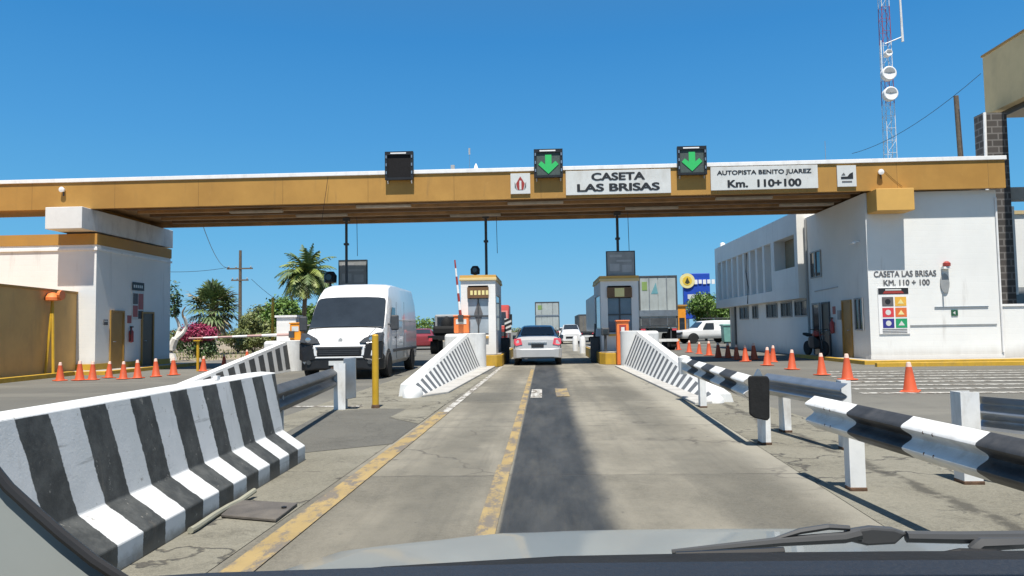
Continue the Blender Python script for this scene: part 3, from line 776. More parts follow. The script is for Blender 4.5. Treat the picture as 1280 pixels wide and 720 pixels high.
# ochre annex wall block in front of the left building
oa = thing('ochre_annex', 'low ochre annex block along the left edge before the white building', 'building', (-16, 22, 0))
MB().prism([(-15.0, 12, 0), (-16.75, 25.9, 0), (-27, 25.9, 0), (-27, 12, 0)], (0, 0, 2.85)).build('wall', M['ochre_wall'], oa)
MB().prism([(-14.97, 11.97, 2.853), (-16.7, 25.9, 2.853), (-27, 25.9, 2.853), (-27, 11.97, 2.853)], (0, 0, 0.07)).build('coping', M['ochre'], oa)
ws = thing('warning_siren', 'orange siren on a leaning yellow pipe stand before the ochre annex', 'siren', (-15.8, 24.0, 0))
a = P(66, 371, 24.0)
MB().lathe([(0.05, 0), (0.26, 0.02), (0.26, 0.12), (0.14, 0.24), (0.05, 0.28)], (a.x, 24.0, a.z - 0.14), 'z', 14).build('siren_head', M['orange'], ws, True)
for px in (56.5, 66.5):
    g = P(px, 470, 23.8); MB().tube([(g.x, 23.8, 0), (a.x, 24.0, a.z - 0.1)], 0.045, 8).build('leg', M['ypole'], ws)
MB().lathe([(0.16, -0.05), (0.16, 0.05)], (a.x + 0.28, 24.0, a.z + 0.05), 'x', 12).build('horn', M['orange'], ws)

# ------------------------------------------------------------------ right side building and its wing
rb = thing('toll_office', 'white toll office with sunlit front wall under the right end of canopy', 'building', (13, 26, 0.1))
X = 11.25
MB().box(X, 15.70, 26.0, 31.9, 0.05, 5.876).build('wall', M['white_wall'], rb)
MB().box(X - 0.02, 15.72, 25.98, 26.4, 0.101, 0.22).build('plinth', M['white_clean'], rb)
wall_door(rb, X, -1, 27.5, 28.2, 0.10, 2.15, M['door_brown'])
def wall_window(parent, X, s, y0, y1, z0, z1, nbar=1, m=None):
    g = MB().box(*sorted((X + s * 0.003, X + s * 0.012)), y0, y1, z0, z1).build('window', m or M['glass'], parent)
    f = MB(); xx = sorted((X + s * 0.0135, X + s * 0.05))
    f.box(*xx, y0 - 0.05, y0, z0 - 0.05, z1 + 0.05); f.box(*xx, y1, y1 + 0.05, z0 - 0.05, z1 + 0.05); f.box(*xx, y0, y1, z1, z1 + 0.05); f.box(*xx, y0, y1, z0 - 0.05, z0)
    for k in range(nbar):
        yy = y0 + (y1 - y0) * (k + 1) / (nbar + 1); f.box(*xx, yy - 0.02, yy + 0.02, z0, z1)
    f.build('frame', M['grey'], g)
    return g
wall_window(rb, X, -1, 26.5, 27.1, 1.15, 2.2)
wall_window(rb, X, -1, 30.25, 31.3, 3.3, 4.3)
wall_door(rb, X, -1, 29.55, 30.2, 0.10, 2.15, M['door_dark'], frame=M['dgrey'])
wall_door(rb, X, -1, 30.55, 31.25, 0.10, 2.15, M['glass'], frame=M['grey'])
MB().tube([(X - 0.04, 31.75, 0.2), (X - 0.04, 31.75, 5.8)], 0.045, 8).build('drainpipe', M['grey'], rb)
MB().tube([(X - 0.02, 28.6, 2.75), (X - 0.02, 31.0, 2.7)], 0.02, 6).build('conduit', M['galv'], rb)
MB().box(X - 0.10, X - 0.003, 28.3, 28.55, 1.5, 1.85).build('meter_box', M['grey'], rb)
MB().tube([(15.66, 25.96, 0.3), (15.66, 25.96, 5.6)], 0.035, 6).build('drainpipe', M['trim'], rb)
# front wall text and lines
lettering('CASETA LAS BRISAS', rb, P(1131, 341, 26).x, 25.992, P(1131, 342, 26).z, 0.20, 2.1, M['ink_faded'], bold=0.022)
lettering('KM. 110 + 100', rb, P(1133, 351, 26).x, 25.992, P(1133, 353, 26).z, 0.19, 1.55, M['ink_faded'], bold=0.03)
a = P(1137, 407, 26); MB().box(a.x, 15.5, 25.975, 25.997, a.z - 0.02, a.z + 0.02).build('moulding', M['grey'], rb)
a = P(1168, 384, 26); MB().box(a.x, a.x + 1.8, 25.965, 25.997, a.z - 0.015, a.z + 0.015).build('conduit', M['galv'], rb)
a = P(1179, 384, 26); MB().tube([(a.x, 25.97, a.z), (a.x, 25.97, a.z + 1.35)], 0.018, 6).build('conduit', M['galv'], rb)
ps = thing('safety_poster', 'tall wall poster with six coloured squares under a black header', 'poster', (P(1118, 390, 26).x, 25.98, 1.2))
a = P(1097, 360, 25.97); c = P(1138, 417, 25.97); w_ = c.x - a.x; h_ = a.z - c.z
MB().box(a.x, c.x, 25.965, 25.994, c.z, a.z).build('panel', M['trim'], ps)
MB().box(a.x + 0.01, c.x - 0.01, 25.958, 25.962, a.z - h_ * 0.14, a.z - 0.01).build('header', M['ink'], ps)
MB().prism([(a.x + w_ * 0.15, 25.956, a.z - h_ * 0.125), (c.x - w_ * 0.15, 25.956, a.z - h_ * 0.125), (c.x - w_ * 0.22, 25.956, a.z - h_ * 0.07), (a.x + w_ * 0.22, 25.956, a.z - h_ * 0.07)], (0, -0.003, 0)).build('header_band', M['red'], ps)
MB().box(a.x + w_ * 0.24, c.x - w_ * 0.24, 25.953, 25.956, a.z - h_ * 0.06, a.z - h_ * 0.03).build('header_text', M['sign_white'], ps)
cols = [(0.12, 0.11, 0.11), (0.75, 0.42, 0.06), (0.62, 0.05, 0.06), (0.68, 0.16, 0.04), (0.03, 0.03, 0.22), (0.02, 0.30, 0.12)]
for k in range(6):
    xx = a.x + w_ * (0.12 + 0.42 * (k % 2)); zz = a.z - h_ * (0.20 + 0.235 * (k // 2))
    q = MB().box(xx, xx + w_ * 0.37, 25.958, 25.962, zz - h_ * 0.20, zz).build('square', mat('poster_colour_%d' % k, cols[k], 0.5, 0.1, 6), ps)
    if k % 2 == 0 : MB().lathe([(w_ * 0.09, 25.9565), (w_ * 0.09, 25.9535)], (xx + w_ * 0.185, 0, zz - h_ * 0.10), 'y', 14).build('symbol', M['sign_white'] if k else M['ink'], q)
    else: MB().prism([(xx + w_ * 0.08, 25.9565, zz - h_ * 0.15), (xx + w_ * 0.29, 25.9565, zz - h_ * 0.15), (xx + w_ * 0.185, 25.9565, zz - h_ * 0.05)], (0, -0.003, 0)).build('symbol', M['cream'] if k < 4 else M['sign_white'], q)
for k in range(3): MB().box(a.x + w_ * 0.1, c.x - w_ * 0.1, 25.959, 25.962, c.z + 0.03 + 0.055 * k, c.z + 0.055 + 0.055 * k).build('text_line', M['ink_faded'], ps)
al = thing('alarm_light', 'red and white alarm beacon with grey oval cover on the sunlit wall', 'alarm', (P(1183, 332, 26).x, 25.9, P(1183, 332, 26).z))
c = P(1183, 331, 25.9); MB().lathe([(0.05, 0), (0.12, 0.02), (0.12, 0.12), (0.05, 0.18)], (c.x, 25.88, c.z - 0.06), 'z', 12).build('beacon', M['red'], al, True)
MB().box(c.x - 0.14, c.x + 0.12, 25.80, 25.995, c.z - 0.14, c.z - 0.065).build('bracket', M['trim'], al)
c = P(1181, 354, 25.97); MB().prism([(c.x + 0.15 * math.cos(k * math.pi / 8), 25.95, c.z + 0.34 * math.sin(k * math.pi / 8)) for k in range(16)], (0, 0.046, 0)).build('oval_cover', M['grey'], al)
gs = thing('exit_sign', 'tiny green route sign low on the sunlit office wall', 'sign', (P(1193, 391, 26).x, 25.98, P(1193, 391, 26).z))
c = P(1193.5, 391, 25.97); MB().box(c.x - 0.11, c.x + 0.11, 25.975, 25.996, c.z - 0.10, c.z + 0.10).build('panel', mat('dark_green_sheet', (0.02, 0.10, 0.05), 0.5), gs)
MB().prism([(c.x - 0.06, 25.971, c.z), (c.x + 0.02, 25.971, c.z + 0.06), (c.x + 0.02, 25.971, c.z - 0.06)], (0, 0.003, 0)).build('symbol', M['sign_white'], gs)
ext2 = copy_tree(ext); ext2.location = (X - 0.1, 29.1, 1.02); ext2.rotation_euler = (0, 0, math.pi)
ext2['label'] = 'red fire extinguisher with sign beside the right office doors'
cm = thing('security_camera', 'small white security camera high on the shaded office side wall', 'camera', (X - 0.05, 26.5, 4.0))
c = onX(1067, 303, X - 0.2)
MB().tube([(X - 0.003, c.y, c.z + 0.03), (X - 0.22, c.y, c.z + 0.03)], 0.025, 6).build('arm', M['trim'], cm)
MB().box(X - 0.32, X - 0.2, c.y - 0.18, c.y + 0.16, c.z - 0.06, c.z + 0.02).build('camera_body', M['trim'], cm, bevel=0.02)

wg = thing('office_wing', 'two-storey white office wing with vertical slats behind the right toll office', 'building', (13, 38, 0))
XU = 10.9
MB().box(XU + 0.55, 20, 31.92, 47.0, 2.46, 6.2).build('upper_wall', M['white_wall'], wg)
u = MB(); u.box(XU, XU + 0.547, 31.92, 47.0, 5.25, 6.2); u.box(XU, XU + 0.547, 31.92, 47.0, 2.46, 2.95); u.box(XU, XU + 0.547, 46.3, 47.0, 2.953, 5.247)
u.box(XU, XU + 0.547, 31.92, 32.3, 2.953, 5.247); u.box(XU, XU + 0.547, 32.303, 35.1, 2.953, 3.85); u.box(XU, XU + 0.547, 35.103, 35.6, 2.953, 5.247)
u.build('upper_frame', M['white_wall'], wg)
for k in range(8):
    y = 36.75 + 1.22 * k
    MB().box(XU + 0.03, XU + 0.53, y, y + 0.32, 2.953, 5.247).build('slat', M['white_clean'], wg)
wn = MB().box(XU + 0.50, XU + 0.546, 32.35, 35.05, 3.853, 5.24).build('window', mat('beige_blind', (0.24, 0.20, 0.13), 0.8), wg)
MB().box(XU + 0.46, XU + 0.498, 33.6, 33.7, 3.853, 5.24).build('mullion', M['grey'], wn)
XL = 11.3
MB().box(XL, 19.5, 31.92, 44.1, 0.0, 2.457).build('lower_wall', M['white_wall'], wg)
for (ya, yb) in ((32.1, 33.6), (34.1, 35.5), (36.2, 37.8), (39.4, 40.3), (41.2, 42.9)):
    wall_window(wg, XL, -1, ya, yb, 1.75, 2.35, 1)
MB().box(XL + 0.3, XL + 0.6, 46.2, 46.5, 0, 2.457).build('post', M['white_clean'], wg)
MB().box(XL - 0.09, XL - 0.003, 43.8, 43.94, 0, 2.455).build('drainpipe', M['galv_dark'], wg)
MB().tube([(XU - 0.02, 39.8, 2.5), (XU - 0.02, 39.6, 3.4), (XU - 0.02, 39.9, 4.2), (XU - 0.02, 39.7, 5.2)], 0.03, 6).build('hanging_cable', M['dgrey'], wg)
ac = P(897, 302, 46); MB().lathe([(0.05, 0), (0.16, 0.1), (0.16, 0.25), (0.05, 0.3)], (ac.x + 0.3, 46, 6.2), 'z', 10).build('roof_vent', M['trim'], wg)

lw = thing('boundary_wall', 'low white block wall running right from the toll office', 'wall', (20, 26.2, 0.1))
MB().box(15.74, 40, 26.1, 26.32, 0.05, 1.85).build('wall', M['white_wall'], lw)
MB().box(15.74, 40, 26.06, 26.36, 1.853, 1.93).build('coping', M['trim'], lw)

# tall beige roof on a grey brick pillar, behind the right end
rs = thing('roadside_roof', 'tall beige roof slab on a dark grey brick pillar at right edge', 'building', (19.5, 32.5, 0))
XB = P(1230, 108, 32.8).x; zt = P(1225, 72, 32.8).z; zb = P(1233, 144, 32.8).z
px0, px1 = P(1234, 250, 31.5).x, P(1264, 250, 31.5).x; py1 = onX(1222.5, 250, px0).y
MB().box(XB, XB + 15, 15.0, 32.8, zb, zt).build('roof_slab', M['beige'], rs)
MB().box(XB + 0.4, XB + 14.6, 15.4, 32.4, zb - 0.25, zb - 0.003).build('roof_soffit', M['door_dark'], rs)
MB().box(px0, px1, 31.5, py1, 0, zb - 0.253).build('pillar', M['brick'], rs)
MB().box(px1 + 0.003, 34, 31.9, 32.4, P(1265, 250, 31.9).z, P(1265, 234, 31.9).z).build('tie_beam', M['concrete'], rs)
MB().tube([(px0 - 0.05, 31.42, 0), (px0 - 0.03, 31.42, 7.2), (px0 + 0.03, 31.42, zb - 0.27)], 0.06, 8).build('drainpipe', M['trim'], rs)
MB().box(XB - 0.05, XB + 15.05, 14.95, 32.85, zt + 0.003, zt + 0.09).build('roof_edge', M['door_brown'], rs)
bw = thing('pale_building', 'pale beige building glimpsed behind the grey brick pillar', 'building', (26, 40, 0))
MB().box(23.5, 40, 40, 48, 0, 7.0).build('wall', M['white_wall'], bw)
MB().box(23.4, 40.1, 39.9, 48.1, 7.003, 7.2).build('parapet_band', M['beige'], bw)
MB().box(22.0, 40, 37.0, 37.3, 0, 3.0).build('garden_wall', M['grey'], bw)

# ------------------------------------------------------------------ islands, ramps and booths
def ramp(name, label, Xb, Xt, th, Y0, Y1, z0, z1, n, dark, frac=0.45, side=1, block=None, nose=None):
    """thin sloping wall with a striped leaning face looking along side*x; Xb, Xt: foot and top edge at both ends"""
    t = thing(name, label, 'barrier', (Xb[0], Y0, 0), group='striped ramp noses before the booths')
    b = MB()
    ys = []
    per = (Y1 - Y0) / n
    for k in range(n): ys += [(Y0 + per * k, 0), (Y0 + per * (k + frac), 1)]
    ys.append((Y1, 0))
    def sect(y):
        f = (y - Y0) / (Y1 - Y0); z = z0 + (z1 - z0) * f
        xb = Xb[0] + (Xb[1] - Xb[0]) * f; xt = Xt[0] + (Xt[1] - Xt[0]) * f
        xo = lambda h: xb + (xt - xb) * (h / z)
        return [Vector((xo(h), y, h)) for h in (0.0, z * 0.08, z - 0.05 - 0.05 * f, z)] + [Vector((xt - side * th, y, z)), Vector((xt - side * th * 1.2, y, 0))]
    S = [sect(y) for y, _ in ys]
    for k in range(len(ys) - 1):
        A, B = S[k], S[k + 1]
        for i in range(6):
            j = (i + 1) % 6
            b.quad(A[i], A[j], B[j], B[i], 1 if (i == 1 and ys[k][1] == 1) else 0)
    b.add(S[0], [(5, 4, 3, 2, 1, 0)]); b.add(S[-1], [(0, 1, 2, 3, 4, 5)])
    b.build('ramp', [M['bwhite'], dark], t)
    if nose:
        xc, yc, rx, ry, h = nose; rings = []
        for rr, zz in ((1.0, 0.0), (0.97, 0.35), (0.82, 0.75), (0.5, 0.97), (0.05, 1.0)):
            rings.append([Vector((xc + rx * rr * math.cos(a * math.pi / 10), yc + ry * rr * math.sin(a * math.pi / 10), h * zz)) for a in range(20)])
        MB().loft(rings).build('nose', M['bwhite'], t, True)
    if block:
        x0, x1, y0, y1, zt = block
        MB().box(x0, x1, y0, y1, 0.0, zt).build('end_block', M['bwhite'], t, bevel=0.10, seg=4)
        xr = x1 - 0.3 if side > 0 else x0 + 0.3
        MB().lathe([(0.40, 0.0), (0.40, zt + 0.0), (0.36, zt + 0.012)], (xr, y0 + 0.28, 0), 'z', 22).build('rounded_end', M['bwhite'], t, True)
    return t
ramp('ramp_barrier', 'white sloping ramp with grey stripes between the van and the centre lane', (-2.42, -2.15), (-2.70, -2.62), 0.20, 14.9, 25.3, 0.24, 1.19, 18, M['ramp_black'], 0.5, 1, (-3.42, -2.1, 25.45, 26.2, 1.2), (-2.64, 14.85, 0.20, 0.42, 0.20))
ramp('ramp_barrier', 'white sloping ramp with grey stripes right of the centre lane', (2.80, 2.68), (3.02, 3.16), 0.20, 13.0, 25.2, 0.14, 1.19, 20, M['ramp_black'], 0.5, -1, (2.75, 3.95, 25.45, 26.4, 1.2), (2.93, 12.98, 0.16, 0.2, 0.12))
ramp('ramp_barrier', 'white ramp with bold dark slots at the left beyond the near barrier', (-8.45, -8.7), (-8.55, -8.85), 0.22, 17.2, 25.2, 0.12, 1.02, 10, M['bblack'], 0.42, 1, (-9.75, -8.55, 25.4, 26.6, 1.05))
for (pts_) in ([(-2.42, 14.6), (-2.0, 15.5), (-1.72, 26.2), (-2.15, 26.2)], [(2.52, 12.6), (2.85, 12.8), (2.70, 25.4), (2.42, 25.4)]):
    b = MB().prism([(x, y, -0.02) for x, y in pts_], (0, 0, 0.065)); struct(b.build('kerb_apron', mat('dirty_kerb_paint', (0.42, 0.41, 0.385), 0.8, 0.15, 2, dirt=0.6, dirtcol=(0.2, 0.18, 0.15)), bevel=0.015))

def plinth(x0, x1, y0, y1, label):
    t = thing('booth_plinth', label, 'plinth', ((x0 + x1) / 2, y0, 0), group='yellow booth plinths')
    b = MB(); n = 8; xc = (x0 + x1) / 2; r = (x1 - x0) / 2
    pts = [(x1, y1, 0.0), (x0, y1, 0.0), (x0, y0 + 0.5, 0)] + [(x0 + 0.18, y0 + 0.12, 0), (x0 + 0.5, y0, 0), (x1 - 0.5, y0, 0), (x1 - 0.18, y0 + 0.12, 0)] + [(x1, y0 + 0.5, 0)]
    b.prism(pts, (0, 0, 0.42)).build('curb_body', M['yellow'], t, bevel=0.015)
    MB().prism([(p[0] + (xc - p[0]) * 0.06, p[1] + 0.03, 0.423) for p in pts], (0, 0, 0.03)).build('top_slab', M['concrete'], t)
    return t
plinth(-3.35, -1.5, 26.3, 36.5, 'yellow plinth under the booth left of the centre lane')
plinth(2.05, 3.95, 26.85, 36.5, 'yellow plinth under the booth right of the centre lane')
plinth(-9.1, -7.2, 29.5, 38.5, 'yellow plinth of the left booth hidden behind the van')

def booth(xc, y0, w, d, label, diamond, lit):
    t = thing('toll_booth', label, 'booth', (xc, y0, 0.453), group='toll booths')
    z0, zt = 0.453, 3.10
    x0, x1 = xc - w / 2, xc + w / 2
    b = MB(); th = 0.26
    b.box(x0, x0 + th, y0, y0 + 0.15, z0, zt); b.box(x1 - th, x1, y0, y0 + 0.15, z0, zt)
    b.box(x0 + th, x1 - th, y0, y0 + 0.15, 2.92, zt); b.box(x0 + th, x1 - th, y0, y0 + 0.15, z0, 1.15)
    b.box(x0, x0 + 0.1, y0 + 0.152, y0 + d, z0, 1.3); b.box(x1 - 0.1, x1, y0 + 0.152, y0 + d, z0, 1.3)
    b.box(x0, x1, y0 + d - 0.1, y0 + d + 0.05, 1.303, zt); b.box(x0, x1, y0 + d - 0.09, y0 + d + 0.05, z0, 1.3)
    for s in (x0, x1 - 0.1):
        b.box(s, s + 0.1, y0 + 0.152, y0 + 0.5, 1.303, zt); b.box(s, s + 0.1, y0 + d - 0.5, y0 + d - 0.102, 1.303, zt)
        b.box(s, s + 0.1, y0 + 0.5, y0 + d - 0.5, 2.6, zt)
    b.build('wall', M['white_clean'], t)
    for s in (x0 + 0.03, x1 - 0.06): MB().box(s, s + 0.03, y0 + 0.5, y0 + d - 0.5, 1.303, 2.598).build('side_window', M['glass'], t)
    g = MB().box(x0 + th, x1 - th, y0 + 0.06, y0 + 0.08, 1.152, 2.45).build('window', M['glass_blue'] if lit else mat('shade_toned_window_glass', (0.13, 0.16, 0.20), 0.1, 0.2, 2, spec=0.8), t)  # booth in shade gets a darker glass colour than the lit ones
    f = MB(); f.box(xc - 0.025, xc + 0.025, y0 + 0.02, y0 + 0.058, 1.152, 2.45); f.box(x0 + th, x1 - th, y0 + 0.022, y0 + 0.057, 1.8, 1.85); f.box(x0 + th, x1 - th, y0 + 0.02, y0 + 0.058, 1.152, 1.2)
    f.build('frame', M['dgrey'], g)
    if diamond: MB().prism([(xc, y0 + 0.05, 2.4), (xc + 0.16, y0 + 0.05, 1.9), (xc, y0 + 0.05, 1.4), (xc - 0.16, y0 + 0.05, 1.9)], (0, 0.008, 0)).build('diamond_reflection', M['ink_faded'], g)  # grey diamond reflection on the glass, painted in as a flat shape
    sg = MB().box(x0 + th - 0.02, x1 - th + 0.02, y0 - 0.06, y0 - 0.003, 2.47, 2.86).build('booth_sign', mat('brown_sign', (0.16, 0.085, 0.035), 0.5), t)
    if not lit: MB().box(xc - 0.18, xc + 0.18, y0 - 0.066, y0 - 0.062, 2.5, 2.83).build('sign_field', M['cream'], sg)
    for q in range(5 if lit else 0): MB().box(x0 + th + 0.09 + 0.14 * q, x0 + th + 0.18 + 0.14 * q, y0 - 0.066, y0 - 0.062, 2.58, 2.74).build('sign_mark', M['cream'], sg)
    MB().box(x0 - 0.05, x1 + 0.05, y0 - 0.06, y0 + d + 0.10, zt + 0.003, zt + 0.10).build('roof', mat('cream_parapet', (0.66, 0.52, 0.25), 0.7, 0.08, 2), t, bevel=0.012)
    MB().box(x0 - 0.03, x1 + 0.03, y0 - 0.04, y0 + d + 0.08, zt + 0.103, zt + 0.2).build('roof_cap', M['yellow_box'], t)
    MB().box(x0 + th, x1 - th, y0 - 0.09, y0 - 0.003, 1.02, 1.10).build('counter', M['yellow_box'], t)
    return t
Yb = 28.2
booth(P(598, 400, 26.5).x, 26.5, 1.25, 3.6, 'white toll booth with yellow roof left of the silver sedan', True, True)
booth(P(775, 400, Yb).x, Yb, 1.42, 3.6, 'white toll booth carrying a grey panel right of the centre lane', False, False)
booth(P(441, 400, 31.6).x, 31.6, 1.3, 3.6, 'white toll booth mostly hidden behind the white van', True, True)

def roof_panel(x0, y0, x1, y1, Y, label):
    a = P(x0, y0, Y); c = P(x1, y1, Y)
    t = thing('roof_panel', label, 'sign panel', ((a.x + c.x) / 2, Y, c.z), group='grey panels above the booths')
    zb = 3.31
    MB().box(a.x, c.x, Y, Y + 0.12, zb, a.z).build('panel', M['grey'], t, bevel=0.01)
    f = MB(); f.box(a.x - 0.03, a.x, Y - 0.02, Y + 0.14, zb, a.z + 0.03); f.box(c.x, c.x + 0.03, Y - 0.02, Y + 0.14, zb, a.z + 0.03); f.box(a.x, c.x, Y - 0.02, Y + 0.14, a.z + 0.002, a.z + 0.03)
    f.build('frame', M['dgrey'], t)
    w = c.x - a.x; h = a.z - zb
    for (u0, u1, v0, v1) in ((0.1, 0.55, 0.78, 0.88), (0.35, 0.9, 0.58, 0.66), (0.1, 0.45, 0.2, 0.5), (0.55, 0.9, 0.15, 0.45)):
        MB().box(a.x + w * u0, a.x + w * u1, Y - 0.006, Y - 0.002, zb + h * v0, zb + h * v1).build('faded_patch', mat('faded_panel_patch', (0.40, 0.41, 0.42), 0.5), t)
    return t
roof_panel(758.5, 315, 793.5, 350, Yb + 0.1, 'grey framed panel on the roof of the right booth')
roof_panel(424, 326, 458, 350, 31.8, 'grey framed panel above the left booth behind the van')

def dome(px, py, Y, label, r=0.17):
    c = P(px, py, Y)
    t = thing('roof_beacon', label, 'beacon', (c.x, Y, 3.31), group='black beacons on booth roofs')
    MB().tube([(c.x, Y, 3.30), (c.x, Y, c.z - r)], 0.05, 8).build('stem', M['black'], t)
    MB().lathe([(0.03, -r), (r, -r * 0.8), (r * 1.05, r * 0.3), (r * 0.6, r * 0.95), (0.03, r)], (c.x, Y, c.z), 'z', 14).build('beacon_head', M['black'], t, True)
    MB().lathe([(r * 0.5, -0.03), (r * 0.5, 0.0)], (c.x, Y - r, c.z), 'y', 12).build('lens', M['glass'], t)
dome(594, 338, 27.2, 'small black beacon on roof of the booth left of the sedan')
dome(413, 347, 31.8, 'large black beacon above the van beside the grey panel', 0.27)

def conduit(px, Y, z0, label):
    c = P(px, 300, Y)
    t = thing('conduit_mast', label, 'mast', (c.x, Y, z0), group='thin masts rising from booths to canopy')
    MB().tube([(c.x, Y, z0), (c.x, Y, CZ0 + 0.09)], 0.055, 8).build('pipe', M['dgrey'], t)
    MB().tube([(c.x + 0.45, Y, 4.4), (c.x + 0.43, Y, CZ0 + 0.09)], 0.012, 5).build('cable', M['dgrey'], t)
    MB().box(c.x - 0.09, c.x + 0.09, Y - 0.09, Y + 0.09, 4.85, 4.93).build('clamp', M['dgrey'], t)
    MB().box(c.x - 0.13, c.x + 0.13, Y - 0.1, Y + 0.1, CZ0 - 0.05, CZ0 + 0.088).build('flange', M['dgrey'], t)
conduit(607.5, 29.6, 3.3, 'thin dark mast from the left booth roof up to the canopy')
conduit(772, 29.6, 3.3, 'thin dark mast behind grey panel on the right booth')
conduit(433, 29.6, 3.3, 'thin dark mast above the white van beside grey panel')

# boom barriers
def boom(px0, py0, px1, py1, Y, zb, label, m, arm, amats, tall=False):
    a = P(px0, py0, Y); c = P(px1, py1, Y)
    t = thing('boom_barrier', label, 'barrier', ((a.x + c.x) / 2, Y, zb), group='lane boom barriers')
    h = MB().box(a.x, c.x, Y, Y + 0.36, zb, a.z).build('housing', m, t, bevel=0.03)
    MB().box(a.x - 0.02, c.x + 0.02, Y - 0.02, Y + 0.38, a.z + 0.003, a.z + 0.05).build('lid', m, t, bevel=0.01)
    MB().box(a.x + 0.08, c.x - 0.08, Y - 0.012, Y - 0.003, zb + (a.z - zb) * 0.55, zb + (a.z - zb) * 0.85).build('plate', M['sign_white'] if not tall else M['red'], h)
    p, q = arm
    n = 7; bm_ = MB(); p = Vector(p); q = Vector(q)
    for k in range(n):
        bm_.tube([p + (q - p) * (k / n), p + (q - p) * ((k + 1) / n)], [0.055 - 0.004 * k, 0.055 - 0.004 * (k + 1)], 8, mi=k % 2)
    bm_.build('arm', amats, t)
    MB().box(p.x - 0.09, p.x + 0.09, p.y - 0.09, p.y + 0.09, p.z - 0.12, p.z + 0.12).build('pivot', M['dgrey'], t)
    return t
Yo = 26.1
p0 = P(576, 398, Yo - 0.1); p1 = P(568.5, 325, Yo - 0.1)
boom(567, 396, 586, 417, Yo, 1.22, 'orange boom housing with red and white arm raised beside left booth', M['orange'], (p0, p1), [M['red'], M['trim']])
p0 = P(365, 418, 26.0); p1 = P(236, 423, 26.3)
boom(362, 405, 376, 425, 26.0, 1.06, 'amber boom housing with its arm lowered across the far left lane', M['amber'], (p0, p1), [mat('faded_arm_red', (0.50, 0.33, 0.30), 0.6), M['trim']])
bp = thing('boom_rest', 'short yellow post holding the lowered boom arm tip', 'post', (P(247, 440, 26.25).x, 26.25, 0))
c = P(247.5, 423, 26.25); MB().tube([(c.x, 26.25, 0), (c.x, 26.25, c.z - 0.1)], 0.05, 8).build('post', M['ypole'], bp)
MB().box(c.x - 0.12, c.x + 0.12, 26.15, 26.35, c.z - 0.098, c.z - 0.055).build('cradle', M['ypole'], bp)
oh = thing('ticket_machine', 'orange ticket machine at the nose of the right booth plinth', 'ticket machine', (P(778, 440, 26.6).x, 26.5, 0))
a = P(770.5, 402, 26.5); c = P(786, 402, 26.5)
MB().box(a.x, c.x, 26.5, 26.82, 0, a.z).build('housing', M['orange'], oh, bevel=0.03)
MB().box(a.x + 0.1, c.x - 0.1, 26.485, 26.497, a.z - 0.42, a.z - 0.12).build('panel', M['red'], oh)
MB().box(a.x + 0.16, c.x - 0.16, 26.478, 26.484, a.z - 0.36, a.z - 0.2).build('screen', M['sign_white'], oh)
MB().box(a.x - 0.03, c.x + 0.03, 26.46, 26.86, a.z + 0.003, a.z + 0.05).build('lid', M['orange'], oh, bevel=0.01)
# small kit on the plinth noses
for (px, py, w, hgt, m, lab) in ((612, 434, 0.12, 0.5, 'grey', 'grey loop detector post on the left booth plinth nose'),
                                 (757, 434, 0.14, 0.6, 'dgrey', 'dark card reader post on the right booth plinth nose')):
    c = P(px, py, 27.4)
    t = thing('reader_post', lab, 'post', (c.x, 27.4, 0.453))
    MB().tube([(c.x, 27.4, 0.45), (c.x, 27.4, 0.45 + hgt)], 0.05, 8).build('post', M[m], t)
    MB().box(c.x - w, c.x + w, 27.3, 27.5, 0.45 + hgt, 0.45 + hgt + 0.28).build('reader_head', M[m], t, bevel=0.03)
    MB().box(c.x - w * 0.6, c.x + w * 0.6, 27.285, 27.297, 0.5 + hgt, 0.66 + hgt).build('screen', M['glass'], t)
for (px, Y, lab) in ((744, 29.0, 'black barrier motor at the lane edge of the right booth plinth'), (631, 29.6, 'black barrier motor at the lane edge of the left booth plinth')):
    c = P(px, 430, Y); t = thing('barrier_motor', lab, 'barrier motor', (c.x, Y, 0), group='black barrier motors')
    MB().box(c.x - 0.17, c.x + 0.17, Y, Y + 0.34, 0, 0.95).build('housing', M['dgrey'], t, bevel=0.02)
    MB().box(c.x - 0.19, c.x + 0.19, Y - 0.02, Y + 0.36, 0.953, 1.0).build('lid', M['black'], t)
    MB().tube([(c.x, Y + 0.1, 0.9), (c.x + 0.02, Y + 0.1, 1.5)], 0.03, 6).build('arm_stub', M['black'], t)
ca = thing('control_cabinet', 'white control cabinet with overhanging lid left of the amber boom housing', 'cabinet', (P(358, 430, 27).x, 27, 0))
a = P(345.5, 397, 27); c = P(370, 397, 27)
MB().box(a.x, c.x, 27, 27.6, 0.0, a.z).build('body', M['white_clean'], ca, bevel=0.02)
MB().box(a.x - 0.05, c.x + 0.05, 26.95, 27.65, a.z + 0.003, a.z + 0.08).build('lid', M['trim'], ca)
MB().box(a.x + 0.08, c.x - 0.08, 26.985, 26.997, 0.5, a.z - 0.2).build('door', M['white_clean'], ca)
MB().box(a.x - 0.25, c.x + 0.3, 26.6, 26.94, 0, 0.95).build('base_block', M['bwhite'], ca, bevel=0.03)
yp = P(341, 372, 28); t = thing('marker_pole', 'tall slim yellow pole rising behind the control cabinet', 'pole', (yp.x, 28, 0))
MB().tube([(yp.x, 28, 0), (yp.x, 28, yp.z)], 0.055, 8).build('pole', M['ypole'], t)
MB().lathe([(0.12, 0), (0.12, 0.03)], (yp.x, 28, 0.0), 'z', 10).build('base_plate', M['ypole'], t)

